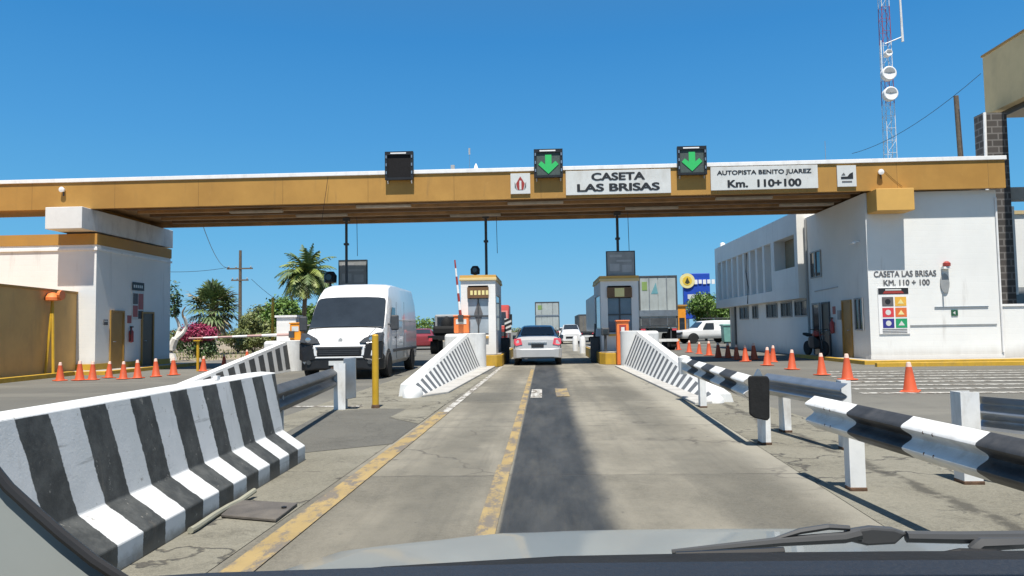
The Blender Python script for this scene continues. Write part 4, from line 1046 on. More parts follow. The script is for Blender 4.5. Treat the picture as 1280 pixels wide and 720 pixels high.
# ------------------------------------------------------------------ near concrete barrier, rails, posts
jb = thing('concrete_barrier', 'large concrete barrier with bold black and white stripes at near left', 'barrier', (-2.6, 5, 0))
prof = [(0.0, 0.0), (0.0, 0.15), (-0.23, 0.31), (-0.315, 0.90), (-0.46, 0.912), (-0.61, 0.90), (-0.71, 0.31), (-0.94, 0.15), (-0.94, 0.0)]
def jx(y): return -2.37 - 0.028 * (y - 4.2)
per = 0.545; yE = 7.58
b = MB(); ring = lambda y: [Vector((jx(y) + x, y, z)) for x, z in prof]
ys = [yE - per / 2 * k for k in range(0, 23)]
for k in range(22):
    A, B = ring(ys[k + 1]), ring(ys[k])
    for i in range(9):
        j = (i + 1) % 9
        top = i in (3, 4)
        b.quad(A[i], A[j], B[j], B[i], 0 if top else (k % 2))
b.add(ring(ys[0]), [tuple(range(9))], 1); b.add(ring(ys[22]), [tuple(range(8, -1, -1))], 0)
b.mi = [0] * len(b.mi)
b.build('striped_body', barrier_material(yE - 5.0, per), jb, bevel=0.009, seg=2)
MB().box(jx(6.3) - 0.42, jx(6.3) - 0.38, 6.28, 6.34, 0.912, 0.945).build('lifting_lug', M['bwhite'], jb)

def wbeam(b, p, q, lean, mats_seq=None, n=1, ztop=0.76, hgt=0.31):
    """W-section rail from p to q (x,y), bulging towards 'lean' side"""
    prof = [(0.0, 0.0)] + [(0.012 + 0.037 * (1 - math.cos(4 * math.pi * (0.02 + 0.27 * k / 18) / 0.31)), 0.02 + 0.27 * k / 18) for k in range(19)] + [(0.0, 0.31)]
    p = Vector((p[0], p[1], 0)); q = Vector((q[0], q[1], 0)); d = (q - p).normalized(); nn = Vector((-d.y, d.x, 0)) * lean
    zb = ztop - hgt
    front = lambda c: [c + nn * x + Vector((0, 0, zb + z * hgt / 0.31)) for x, z in prof]
    back = lambda c: [c + nn * (x - 0.006) + Vector((0, 0, zb + z * hgt / 0.31)) for x, z in reversed(prof)]
    for k in range(n):
        A = p + (q - p) * (k / n); B = p + (q - p) * ((k + 1) / n)
        ra, rb_ = front(A) + back(A), front(B) + back(B)
        b.loft([ra, rb_], caps=(n == 1), mi=(k % 2 if mats_seq else 0))
def rail_post(t, x, y, h=0.62, w=0.075, m=None, d=0.05, foot=True):
    # C-section: web facing the road and two flanges
    pb = MB()
    pb.box(x - d, x + d, y - w, y - w + 0.012, 0.0, h); pb.box(x - d, x + d, y + w - 0.012, y + w, 0.0, h); pb.box(x - d, x - d + 0.014, y - w + 0.012, y + w - 0.012, 0, h)
    o = pb.build('post', m or M['rwhite'], t)
    if foot: MB().box(x - d - 0.006, x + d + 0.01, y - w - 0.008, y + w + 0.006, -0.01, 0.03).build('rusty_foot', M['rust'], o, bevel=0.01)
    return o
def bolt(o, x, y, z):
    MB().lathe([(0.02, 0), (0.02, 0.03), (0.008, 0.04)], (x, y, z), 'x', 8).build('bolt', M['rust'], o)

# near rail at the right (starts at the bottom right, runs towards the camera)
gr = thing('guard_rail', 'black and white striped guard rail nearest the camera at lower right', 'guard rail', (2.35, 5, 0), group='guard rails')
b = MB(); wbeam(b, (2.30, 6.45), (2.62, 1.2), -1, True, 7, 0.70, 0.27); b.build('beam', [M['rwhite'], M['rblack']], gr, True)
rail_post(gr, 2.44, 6.02, 0.60, 0.052, d=0.06); rail_post(gr, 2.58, 3.6, 0.60, 0.06, d=0.065)
sb = MB()
for k in range(5): sb.box(2.31 + 0.02, 2.42, 5.98, 6.08, 0.44, 0.62)
MB().box(2.335, 2.38, 5.99, 6.07, 0.46, 0.66).build('spacer', M['rust'], gr)
# second rail with rubber end
for yy in (5.98, 6.08, 4.6, 4.7):
    xx = 2.30 + (6.45 - yy) * 0.32 / 5.25
    for zz in (0.50, 0.63): MB().lathe([(0.011, 0.0), (0.011, -0.010), (0.005, -0.014)], (xx - 0.072, yy, zz), 'x', 8).build('bolt', M['rust'], gr)
gr = thing('guard_rail', 'striped guard rail with black rubber end plate leading to the right ramp', 'guard rail', (2.4, 10, 0), group='guard rails')
b = MB(); wbeam(b, (2.52, 13.3), (2.27, 8.25), -1, True, 7, 0.76, 0.27); b.build('beam', [M['rwhite'], M['rblack']], gr, True)
rail_post(gr, 2.42, 8.36, 0.70); rail_post(gr, 2.56, 12.2, 0.70)
MB().lathe([(0.10, 0), (0.11, 0.3), (0.04, 0.33)], (2.5, 13.35, 0.47), 'z', 12).build('end_cap', M['rwhite'], gr, True)
rp = MB()
c0 = P(936, 470, 8.12); c1 = P(964, 526, 8.12)
pts = [(c0.x, 8.12, c0.z - 0.02), (c0.x + 0.02, 8.12, c0.z), (c1.x - 0.02, 8.12, c0.z - 0.005), (c1.x, 8.12, c0.z - 0.04), (c1.x - 0.01, 8.12, c1.z + 0.03), (c1.x - 0.04, 8.12, c1.z), (c0.x + 0.05, 8.12, c1.z + 0.03), (c0.x, 8.12, c1.z + 0.07)]
rp.prism(pts, (0, 0.05, 0)).build('rubber_plate', M['rubber'], gr, bevel=0.012)
MB().prism([(c0.x + 0.07, 8.175, c0.z - 0.02), (c1.x - 0.05, 8.175, c0.z - 0.02), (c1.x - 0.09, 8.175, c0.z + 0.07), (c0.x + 0.12, 8.175, c0.z + 0.07)], (0, 0.05, 0)).build('end_cap', M['galv'], gr)
# unpainted rails on the far side of the shoulder
gr = thing('guard_rail', 'bare grey guard rail between rubber end plate and right lane', 'guard rail', (3.0, 8, 0), group='guard rails')
b = MB(); wbeam(b, (2.84, 9.6), (3.10, 7.75), -1, None, 1, 0.70, 0.27); b.build('beam', M['galv'], gr, True)
rail_post(gr, 3.14, 7.95, 0.72, 0.065); rail_post(gr, 2.95, 9.3, 0.62)
gr = thing('guard_rail', 'bare grey guard rail at right edge with one white post', 'guard rail', (3.9, 5.6, 0), group='guard rails')
b = MB(); wbeam(b, (3.54, 6.30), (4.8, 3.6), 1, None, 1, 0.70, 0.27); b.build('beam', M['galv'], gr, True)
rail_post(gr, 3.44, 6.25, 0.74, 0.075, d=0.075); rail_post(gr, 4.5, 4.4, 0.70)
# rail behind the concrete barrier at the left
gr = thing('guard_rail', 'dark guard rail ending at a white post beside the white van', 'guard rail', (-3.4, 11, 0), group='guard rails')
b = MB(); wbeam(b, (-3.62, 12.7), (-3.05, 7.75), 1, None, 1, 0.70, 0.34); b.build('beam', M['galv_dark'], gr, True)
rail_post(gr, -3.47, 12.55, 0.78, 0.075, d=0.10, foot=False); rail_post(gr, -3.2, 8.8, 0.66)
c0 = P(429, 448, 12.5); c1 = P(445, 506, 12.5)
MB().prism([(c0.x, 12.5, c0.z), (c1.x, 12.5, c0.z + 0.02), (c1.x, 12.5, c1.z + 0.12), (c0.x, 12.5, c1.z + 0.08)], (0, 0.03, 0)).build('end_plate', M['galv'], gr, bevel=0.01)
MB().box(-3.62, -3.52, 12.48, 12.6, 0.64, 0.72).build('bracket', M['rust'], gr)

bo = G(469.5, 510); t = thing('bollard', 'yellow steel pipe bollard before the white van', 'bollard', bo)
zt = P(469.5, 418, bo.y).z
MB().lathe([(0.058, 0), (0.058, zt - 0.02), (0.04, zt), (0.002, zt + 0.004)], bo, 'z', 14).build('pipe', M['ypole'], t, True)
MB().lathe([(0.075, 0), (0.07, 0.05), (0.06, 0.06)], bo, 'z', 14).build('collar', M['rust'], t)

pl = thing('cover_plate', 'dark steel cover plate lying on cracked concrete beside near barrier', 'plate', (-2.0, 5.4, 0))
q = [G(298, 629), G(372, 633), G(345, 654), G(276, 648)]
MB().prism([(p.x, p.y, 0.006) for p in q], (0, 0, 0.022)).build('plate', mat('cover_plate_metal', (0.10, 0.09, 0.08), 0.7, 0.3, 5, bump=0.3, bscale=40, dirt=0.5, dirtcol=(0.2, 0.17, 0.13)), pl, bevel=0.006)
c = G(355, 640); MB().lathe([(0.02, 0.0), (0.02, 0.012)], (c.x, c.y, 0.028), 'z', 8).build('lift_hole', M['black'], pl)
hp = [G(318, 622), G(300, 630), G(286, 637), G(268, 648), G(245, 664), G(238, 668)]
hs_ = MB().tube([(p.x, p.y, 0.025 + (0.03 if i == 0 else 0)) for i, p in enumerate(hp)], 0.022, 8)
tag(hs_.build('hose', mat('pale_hose', (0.30, 0.29, 0.22), 0.6), smooth=True), 'pale hose lying on the concrete along the near barrier foot', 'hose')

# ------------------------------------------------------------------ traffic cones
def make_cone(h):
    t = thing('traffic_cone', '', 'traffic cone', (0, 0, 0))
    MB().lathe([(0.155 * h / 0.66, 0.035), (0.14 * h / 0.66, 0.06), (0.062 * h / 0.66, h * 0.84)], (0, 0, 0), 'z', 18).build('body', M['cone'], t, True, local=True)
    MB().lathe([(0.062 * h / 0.66, h * 0.842), (0.045 * h / 0.66, h * 0.985), (0.03 * h / 0.66, h)], (0, 0, 0), 'z', 18).build('tip', M['cone_tip'], t, True, local=True)
    w = 0.19 * h / 0.66
    MB().box(-w, w, -w, w, 0.004, 0.034).build('base', M['cone'], t, bevel=0.015, local=True)
    return t
proto = make_cone(0.64)
first = True
right = [(1138, 490, 'nearest cone standing on white road stripes at the far right'), (1059.5, 475, 'cone with pale tip second from the right edge'),
         (1027.5, 469, 'cone with pale tip before the dark motorcycle'), (990, 462, 'bright orange cone before the shaded wing wall, largest of its row'),
         (959, 457, 'red cone just left of the bright orange cone'), (966, 452.5, 'shaded cone half behind the red cone by the wing'),
         (943, 449.5, 'shaded cone below the third clerestory window of the wing'), (932, 452, 'shaded cone in front of the wing far corner'),
         (921, 449.5, 'shaded cone just left of the wing far corner'), (910, 447.5, 'shaded cone below the teal bin'), (898, 447, 'first shaded cone below the pickup rear'),
         (886.5, 444.5, 'sunlit cone below the pickup rear wheel'), (874, 442.5, 'sunlit cone below the pickup door'), (861.5, 440.5, 'sunlit cone below the pickup hood'), (848, 437.5, 'farthest sunlit cone beside the grey trailer')]
left = [(75, 476, 'dull cone against the ochre annex corner, first of the left row'), (99.5, 475.5, 'cone before the sunlit corner of the left building, second of its row'),
        (115.5, 475, 'cone touching the left building corner, third of its row'), (136, 472.5, 'cone before the ochre door, fourth of the left row'),
        (154, 474, 'cone below the fire extinguisher, fifth of the left row'), (172, 473, 'bright orange cone sixth of the left row'),
        (195, 471, 'cone before the dark door, seventh of the left row'), (217, 469, 'cone at back corner of the left building'),
        (254, 464, 'cone under the lowered boom arm'), (280, 459, 'shaded cone right of the boom rest post'), (309, 451, 'farthest shaded cone in the left row')]
for grp, rows in (('cones along the right lane', right), ('cones before the left building', left)):
    for k, (px, py, lab) in enumerate(rows):
        o = proto if first else copy_tree(proto)
        first = False
        g = G(px, py); o.location = (g.x, g.y, 0.0); o.rotation_euler = (R(random.uniform(-2.5, 2.5)), R(random.uniform(-2.5, 2.5)), random.uniform(0, 1.5))
        s = random.uniform(0.90, 1.07) * (0.86 if rows is left else 0.98); o.scale = (s, s, s)
        o['label'] = lab; o['group'] = grp

# ------------------------------------------------------------------ vehicles
def wheel(t, x, y, r, w, s, m=None):
    """wheel with its outer face towards s*x (local coordinates)"""
    o = MB().lathe([(r * 0.62, -w / 2), (r * 0.94, -w / 2), (r, -w / 2 + 0.03), (r, w / 2 - 0.03), (r * 0.94, w / 2), (r * 0.62, w / 2)], (x, y, r), 'x', 22).build('wheel', M['tyre'], t, True, local=True)
    hub = [(0.02, s * w * 0.42), (r * 0.2, s * w * 0.42), (r * 0.25, s * w * 0.34), (r * 0.56, s * w * 0.30), (r * 0.64, s * w * 0.46), (r * 0.645, s * w * 0.2)]
    rm = MB().lathe(hub, (x, y, r), 'x', 20).build('rim', m or M['rim'], o, True, local=True)
    return o

def car_body(stn):
    """loft through (y, z_bottom, half_width, z_belt, half_roof, z_top)"""
    rings = []
    for (y, zb, w, belt, wr, top) in stn:
        h = [(w * 0.55, zb - 0.0), (w - 0.10, zb), (w - 0.015, zb + 0.10), (w, zb + (belt - zb) * 0.55), (w - 0.02, belt - 0.03), (w - 0.05, belt),
             (wr + (w - 0.05 - wr) * 0.5, belt + (top - belt) * 0.5), (wr, top - 0.07 * min(1, (top - belt) / 0.3)), (wr - 0.10, top - 0.012), (wr * 0.5, top)]
        rings.append([Vector((x, y, z)) for x, z in h] + [Vector((-x, y, z)) for x, z in reversed(h)])
    return MB().loft(rings)

# white high-roof panel van, facing the camera
VAN_Y = 20.35
vn = thing('cargo_van', 'white high-roof cargo van with black bumper facing the camera', 'van', (-5.66, VAN_Y, 0))
def vb(stn):
    rings = []
    for (y, zb, w, ws, wr, zs, top) in stn:      # ws,zs: half width and height of the shoulder
        h = [(w * 0.6, zb), (w - 0.12, zb), (w - 0.01, zb + 0.12), (w, zb + (zs - zb) * 0.5), (ws, zs), (wr + (ws - wr) * 0.25, top - 0.16), (wr, top - 0.06), (wr - 0.14, top - 0.01), (wr * 0.4, top + 0.012)]
        rings.append([Vector((x, y, z)) for x, z in h] + [Vector((-x, y, z)) for x, z in reversed(h)])
    return MB().loft(rings)
stn = [(0.00, 0.42, 0.86, 0.85, 0.82, 0.62, 0.90), (0.05, 0.36, 0.96, 0.95, 0.90, 0.80, 1.00), (0.22, 0.33, 1.03, 1.02, 0.96, 0.92, 1.14), (0.50, 0.32, 1.06, 1.04, 0.98, 1.05, 1.32),
       (0.82, 0.32, 1.07, 1.05, 1.00, 1.20, 1.48), (1.18, 0.33, 1.07, 1.05, 0.99, 1.50, 1.94), (1.52, 0.33, 1.07, 1.04, 0.96, 1.80, 2.32), (1.66, 0.33, 1.07, 1.03, 0.95, 1.95, 2.44), (1.95, 0.33, 1.07, 1.01, 0.90, 2.10, 2.66), (2.35, 0.33, 1.07, 1.01, 0.90, 2.2, 2.75), (3.2, 0.33, 1.07, 1.01, 0.90, 2.2, 2.78),
       (6.1, 0.33, 1.07, 1.01, 0.90, 2.2, 2.78), (6.16, 0.42, 1.04, 0.98, 0.86, 2.15, 2.74)]
vb(stn).build('body', M['van_white'], vn, True, local=True)
def top_z(y):
    for a, c in zip(stn, stn[1:]):
        if a[0] <= y <= c[0]:
            f = (y - a[0]) / (c[0] - a[0]); return a[6] + (c[6] - a[6]) * f
def patch(rows, lift=0.012, thick=0.02):
    """curved glass sheet: rows of points, lifted off the surface"""
    b = MB(); n = len(rows[0])
    top = [[Vector(p) + Vector((0, -lift * 0.8, lift * 0.6)) for p in r] for r in rows]
    bot = [[p - Vector((0, -thick, thick)) for p in r] for r in top]
    vs = [p for r in top for p in r] + [p for r in bot for p in r]; m_ = len(rows) * n; fs = []
    for k in range(len(rows) - 1):
        for i in range(n - 1):
            q = (k * n + i, k * n + i + 1, (k + 1) * n + i + 1, (k + 1) * n + i); fs.append(q); fs.append(tuple(m_ + a for a in reversed(q)))
    edge = [i for i in range(n)] + [k * n + n - 1 for k in range(1, len(rows))] + [(len(rows) - 1) * n + i for i in range(n - 2, -1, -1)] + [k * n for k in range(len(rows) - 2, 0, -1)]
    for a, c in zip(edge, edge[1:] + edge[:1]): fs.append((a, c, m_ + c, m_ + a))
    return b.add(vs, fs)
rows = []
for y, hw in ((0.72, 0.99), (0.82, 0.99), (1.18, 0.965), (1.44, 0.935), (1.50, 0.90)):
    z = top_z(y); rows.append([(hw * u, y - 0.012, z + 0.026 - 0.05 * abs(u) ** 5) for u in (-1, -0.93, -0.8, -0.45, 0, 0.45, 0.8, 0.93, 1)])
ws_ = patch(rows, 0.02).build('windscreen', M['glass'], vn, True, local=True)
for s in (-1, 1):
    MB().tube([(s * 0.1 - 0.1, 0.82, 1.475), (s * 0.1 + 0.5, 0.90, 1.55)], 0.012, 5).build('wiper', M['black'], ws_, local=True)
# lower black bumper, grille, lamps
bp_ = MB()
ringb = []
for (y, w, z0, z1) in ((-0.035, 0.60, 0.30, 0.62), (0.0, 0.84, 0.27, 0.66), (0.12, 1.0, 0.26, 0.68), (0.36, 1.075, 0.26, 0.70), (0.56, 1.085, 0.28, 0.60)):
    ringb.append([Vector((-w, y, z0)), Vector((w, y, z0)), Vector((w, y, z1)), Vector((-w, y, z1))])
bp_.loft(ringb).build('bumper', M['black'], vn, local=True, bevel=0.03)
for s in (-1, 1):
    sh = MB()
    f_ = [(0.62, -0.05, 0.56), (0.92, -0.035, 0.50), (1.06, 0.10, 0.56), (1.075, 0.16, 1.02), (0.98, 0.02, 1.02), (0.70, -0.04, 0.98), (0.63, -0.05, 0.86)]
    sh.prism([(s * a_, b_, c_) for a_, b_, c_ in f_], (0, 0.22, 0))
    sh.build('lamp_surround', M['black'], vn, local=True, bevel=0.02)
    hl = MB()
    f_ = [(0.50, 0.0, 1.0), (0.70, -0.03, 0.985), (0.98, 0.04, 1.025), (1.075, 0.19, 1.03), (1.07, 0.36, 1.28), (0.90, 0.34, 1.27), (0.60, 0.14, 1.12)]
    hl.prism([(s * a_, b_ - 0.02, c_ + 0.015) for a_, b_, c_ in f_], (0, 0.13, -0.07))
    h = hl.build('headlight', M['lens'], vn, local=True, bevel=0.012)
    MB().lathe([(0.07, 0.0), (0.07, -0.03), (0.03, -0.035)], (s * 0.82, 0.07, 1.10), 'y', 12).build('bulb', M['chrome'], h, local=True)
    MB().lathe([(0.06, -0.02), (0.06, 0.03)], (s * 0.78, -0.02, 0.48), 'y', 12).build('fog_lamp', M['lens'], vn, local=True)
    MB().tube([(s * 1.05, 1.12, 1.52), (s * 1.18, 1.06, 1.50)], 0.03, 6).build('mirror_arm', M['dgrey'], vn, local=True)
    MB().box(*sorted((s * 1.13, s * 1.34)), 1.0, 1.12, 1.34, 1.78).build('mirror', M['dgrey'], vn, local=True, bevel=0.04)
    # cab side window
    gw = MB().prism([(s * 1.062, 1.28, 1.44), (s * 1.062, 2.15, 1.44), (s * 1.045, 2.15, 2.02), (s * 1.045, 1.68, 2.02), (s * 1.055, 1.38, 1.64)], (s * 0.012, 0, 0)).build('side_window', M['glass'], vn, local=True)
    dr = MB()
    for (ya, yb, za, zb) in ((2.24, 2.255, 0.5, 2.2), (3.55, 3.565, 0.5, 2.25), (0.95, 0.965, 0.75, 1.4)):
        dr.box(*sorted((s * 1.068, s * 1.074)), ya, yb, za, zb)
    dr.build('door_gap', M['dgrey'], vn, local=True)
    MB().box(*sorted((s * 1.07, s * 1.105)), 1.72, 5.9, 0.70, 0.80).build('side_moulding', M['dgrey'], vn, local=True, bevel=0.02)
    MB().box(*sorted((s * 1.068, s * 1.095)), 2.02, 2.18, 1.10, 1.15).build('door_handle', M['dgrey'], vn, local=True)
    MB().box(*sorted((s * 1.05, s * 1.07)), 2.5, 5.9, 1.64, 1.66).build('crease', M['van_white'], vn, local=True)
    for wy in (1.02, 5.06):
        arch = MB().prism([(s * 1.045, wy + 0.46 * math.cos(a * math.pi / 10), 0.36 + 0.46 * math.sin(a * math.pi / 10)) for a in range(11)], (s * 0.032, 0, 0))
        arch.build('wheel_arch', M['black'], vn, local=True)
        wheel(vn, s * 0.99, wy, 0.36, 0.24, s)
gl = MB().box(-0.57, 0.57, -0.065, 0.08, 0.64, 0.90).build('grille', M['black'], vn, local=True, bevel=0.03)
for k in range(3): MB().box(-0.52, 0.52, -0.072, -0.062, 0.69 + 0.05 * k, 0.705 + 0.05 * k).build('grille_bar', M['dgrey'], gl, local=True)
fr = MB(); fr.prism([(-0.66, -0.045, 0.905), (0.66, -0.045, 0.905), (0.68, -0.02, 0.95), (-0.68, -0.02, 0.95)], (0, 0.12, 0)); fr.prism([(-0.62, -0.06, 0.59), (0.62, -0.06, 0.59), (0.60, -0.06, 0.636), (-0.60, -0.06, 0.636)], (0, 0.12, 0))
for s in (-1, 1): fr.prism([(s * 0.565, -0.058, 0.653), (s * 0.63, -0.05, 0.653), (s * 0.69, -0.042, 0.902), (s * 0.61, -0.048, 0.902)], (0, 0.12, 0))
fr.build('grille_surround', M['van_white'], gl, local=True, bevel=0.012)
MB().box(-0.26, 0.26, -0.065, -0.04, 0.40, 0.52).build('number_plate', M['sign_white'], vn, local=True)
MB().prism([(-0.06, 0.08, 1.03), (0.06, 0.08, 1.03), (0.05, 0.1, 1.12), (0.0, 0.11, 1.15), (-0.05, 0.1, 1.12)], (0, 0.04, 0)).build('badge', M['grey'], vn, local=True)
for sx_ in (-1, 1):
    MB().tube([(sx_ * 0.66, 0.10, 1.09), (sx_ * 0.72, 0.36, 1.245), (sx_ * 0.80, 0.66, 1.415)], 0.006, 5).build('bonnet_gap', M['dgrey'], vn, local=True)
MB().tube([(-0.95, 0.70, 1.435), (0.95, 0.70, 1.435)], 0.012, 6).build('wiper_cowl', M['black'], vn, local=True)
vn.rotation_euler = (0, 0, R(0.6)); vn.scale = (1.09, 1.0, 1.01)

# silver sedan seen from behind
sx = P(672, 440, 27.15)
sn = thing('sedan', 'silver sedan with red tail lamps stopped between the booths', 'car', (sx.x, 27.15, 0))
sn.scale = (0.95, 0.95, 0.97)
st = [(0.00, 0.34, 0.74, 0.60, 0.62, 0.66), (0.05, 0.28, 0.87, 0.84, 0.78, 0.96), (0.18, 0.26, 0.91, 0.93, 0.76, 1.05), (0.70, 0.24, 0.93, 0.97, 0.72, 1.12), (0.95, 0.22, 0.93, 0.98, 0.69, 1.24), (1.32, 0.2, 0.93, 0.98, 0.64, 1.44), (1.75, 0.2, 0.93, 0.98, 0.64, 1.52),
      (2.6, 0.2, 0.93, 0.97, 0.62, 1.50), (3.4, 0.2, 0.92, 0.96, 0.70, 1.08), (4.2, 0.22, 0.90, 0.90, 0.66, 0.96), (4.55, 0.28, 0.80, 0.74, 0.6, 0.80)]
car_body(st).build('body', M['silver'], sn, True, local=True)
def tz(stn, y):
    for a, c in zip(stn, stn[1:]):
        if a[0] <= y <= c[0]: return a[5] + (c[5] - a[5]) * (y - a[0]) / (c[0] - a[0])
rows = [[(u * hw, y, tz(st, y) + 0.012) for u in (-1, -0.5, 0, 0.5, 1)] for y, hw in ((0.74, 0.66), (0.95, 0.64), (1.30, 0.56))]
patch(rows, 0.01).build('rear_window', M['glass'], sn, True, local=True)
for s in (-1, 1):
    MB().prism([(s * 0.58, -0.015, 0.78), (s * 0.84, 0.0, 0.74), (s * 0.925, 0.12, 0.82), (s * 0.91, 0.13, 1.0), (s * 0.64, 0.03, 1.02)], (0, 0.12, 0)).build('tail_lamp', M['tail'], sn, local=True, bevel=0.02)
    MB().box(*sorted((s * 0.93, s * 1.08)), 3.0, 3.1, 0.95, 1.12).build('mirror', M['silver'], sn, local=True, bevel=0.03)
    MB().prism([(s * 0.90, 1.0, 1.02), (s * 0.90, 3.1, 1.02), (s * 0.72, 2.6, 1.40), (s * 0.72, 1.5, 1.42)], (s * 0.01, 0, 0)).build('side_window', M['glass'], sn, local=True)
    for wy in (0.85, 3.6):
        wheel(sn, s * 0.82, wy, 0.32, 0.2, s)
        MB().prism([(s * 0.91, wy + 0.39 * math.cos(a * math.pi / 10), 0.32 + 0.39 * math.sin(a * math.pi / 10)) for a in range(11)], (s * 0.025, 0, 0)).build('wheel_arch', M['black'], sn, local=True)
MB().loft([[Vector((-w, y, z0)), Vector((w, y, z0)), Vector((w, y, z1)), Vector((-w, y, z1))] for (y, w, z0, z1) in ((-0.09, 0.6, 0.32, 0.60), (-0.06, 0.82, 0.28, 0.63), (0.06, 0.935, 0.27, 0.63), (0.4, 0.94, 0.27, 0.60))]).build('bumper', M['silver'], sn, local=True, bevel=0.03)
MB().box(-0.62, 0.62, -0.075, -0.03, 0.27, 0.37).build('bumper_skirt', M['dgrey'], sn, local=True)
MB().box(-0.24, 0.24, -0.02, 0.02, 0.67, 0.80).build('number_plate', M['ink'], sn, local=True)
MB().box(-0.36, 0.36, -0.015, 0.05, 0.83, 0.87).build('chrome_strip', M['chrome'], sn, local=True)
MB().box(-0.5, -0.38, -0.1, -0.02, 0.24, 0.28).build('exhaust', M['galv_dark'], sn, local=True)
MB().box(-0.2, 0.2, 1.25, 1.3, 1.40, 1.43).build('brake_light', M['red'], sn, local=True)

# trucks: box trailer seen from behind
def trailer(x0, x1, y0, ln, top, label, m, logo=False, zb=1.15):
    t = thing('box_trailer', label, 'truck', ((x0 + x1) / 2, y0, 0))
    w = (x1 - x0) / 2
    MB().box(-w, w, 0, ln, zb, top).build('box', m, t, local=True, bevel=0.03)
    for s in (-1, 1):
        d = MB().box(*sorted((s * 0.015, s * (w - 0.10))), -0.035, -0.003, zb + 0.12, top - 0.12).build('door', m, t, local=True, bevel=0.01)
        MB().tube([(s * (w * 0.45), -0.06, zb + 0.1), (s * (w * 0.45), -0.06, top - 0.1)], 0.022, 6).build('lock_rod', M['galv'], d, local=True)
    f = MB(); f.box(-w, -w + 0.09, -0.05, -0.003, zb, top); f.box(w - 0.09, w, -0.05, -0.003, zb, top); f.box(-w + 0.092, w - 0.092, -0.05, -0.003, top - 0.11, top); f.box(-w + 0.092, w - 0.092, -0.05, -0.003, zb, zb + 0.11)
    f.build('door_frame', M['galv_dark'], t, local=True)
    MB().box(-w + 0.05, w - 0.05, 0.003, 0.12, 0.5, 0.66).build('underrun_bar', M['rwhite'], t, local=True)
    for s in (-1, 1):
        MB().box(*sorted((s * (w - 0.45), s * (w - 0.38))), 0.02, 0.1, 0.66, zb).build('bar_hanger', M['galv_dark'], t, local=True)
        MB().box(*sorted((s * (w - 0.35), s * (w - 0.08))), -0.03, 0.02, zb - 0.16, zb - 0.03).build('tail_lamp', M['tail'], t, local=True)
        for wy in (1.0, 2.25): wheel(t, s * (w - 0.3), wy, 0.5, 0.5, s)
        MB().box(*sorted((s * (w - 0.6), s * (w - 0.05))), 0.3, 0.33, 0.15, zb - 0.05).build('mud_flap', M['rubber'], t, local=True)
    MB().box(-w * 0.5, w * 0.5, 0.1, ln, zb - 0.25, zb - 0.003).build('chassis', M['galv_dark'], t, local=True)
    return t
a = P(797.5, 345, 43); c = P(846, 345, 43)
tr = trailer(a.x, c.x, 43, 12, a.z, 'large grey box trailer with green marks right of the right booth', M['trailer'], zb=1.3)
w = (c.x - a.x) / 2
MB().box(-w + 0.2, -w + 0.5, -0.048, -0.037, a.z - 0.85, a.z - 0.35).build('green_mark', mat('green_decal', (0.22, 0.33, 0.10), 0.5), tr, local=True)
MB().prism([(-w + 0.72, -0.047, a.z - 1.05), (-w + 1.0, -0.047, a.z - 0.4), (-w + 1.12, -0.047, a.z - 1.05)], (0, 0.01, 0)).build('blue_mark', mat('cyan_decal', (0.14, 0.34, 0.38), 0.5), tr, local=True)
MB().box(-w + 0.02, w - 0.02, -0.085, -0.052, a.z - 2.35, a.z - 2.0).build('cross_band', M['galv'], tr, local=True)
MB().box(-w + 0.12, w - 0.12, -0.048, -0.037, 1.45, a.z - 2.45).build('dark_lower_panel', M['galv_dark'], tr, local=True)
a = P(668.5, 377.5, 76); c = P(699, 377.5, 76)
tr = trailer(a.x, c.x, 76, 11, a.z, 'grey box trailer ahead of the silver sedan in the centre lane', M['trailer'])
w = (c.x - a.x) / 2
MB().box(-w + 0.02, w - 0.02, -0.07, -0.052, a.z - 1.5, a.z - 1.35).build('cross_band', M['galv'], tr, local=True)
MB().box(-w + 0.3, -w + 0.75, -0.048, -0.037, a.z - 0.8, a.z - 0.35).build('green_mark', MATS['green_decal'], tr, local=True)
a = P(723, 393, 74); c = P(744, 393, 74)
trailer(a.x, c.x, 74, 9, a.z, 'small dark box truck in the distance left of right booth', mat('dark_box_panel', (0.16, 0.15, 0.13), 0.5, 0.25, 1.5), zb=0.95)
a = P(742.5, 368, 52); trailer(a.x, a.x + 2.45, 52, 10, a.z, 'tall blue-grey box truck half hidden behind the right booth', mat('bluegrey_box', (0.20, 0.24, 0.28), 0.4, 0.2, 1), zb=1.1)

# red truck tractor beyond the left booth
a = P(640, 380, 46)
rt = thing('truck_cab', 'red truck cab facing the camera glimpsed right of the left booth', 'truck', (a.x - 1.45, 46, 0))
MB().prism([(-1.2, 0.0, 0.7), (-1.2, 0.0, 1.45), (-1.2, 0.55, 1.55), (-1.2, 1.0, 2.55), (-1.2, 1.6, a.z), (-1.2, 3.4, a.z), (-1.2, 3.4, 0.7)], (2.4, 0, 0)).build('body', M['red'], rt, local=True, bevel=0.08)
MB().prism([(-1.08, 0.58, 1.62), (1.08, 0.58, 1.62), (1.0, 0.99, 2.45), (-1.0, 0.99, 2.45)], (0, -0.03, 0.012)).build('windscreen', M['glass'], rt, local=True)
MB().box(-0.7, 0.7, -0.05, -0.003, 0.8, 1.4).build('grille', M['chrome'], rt, local=True)
MB().box(-1.22, 1.22, -0.25, -0.052, 0.42, 0.75).build('bumper', M['chrome'], rt, local=True, bevel=0.04)
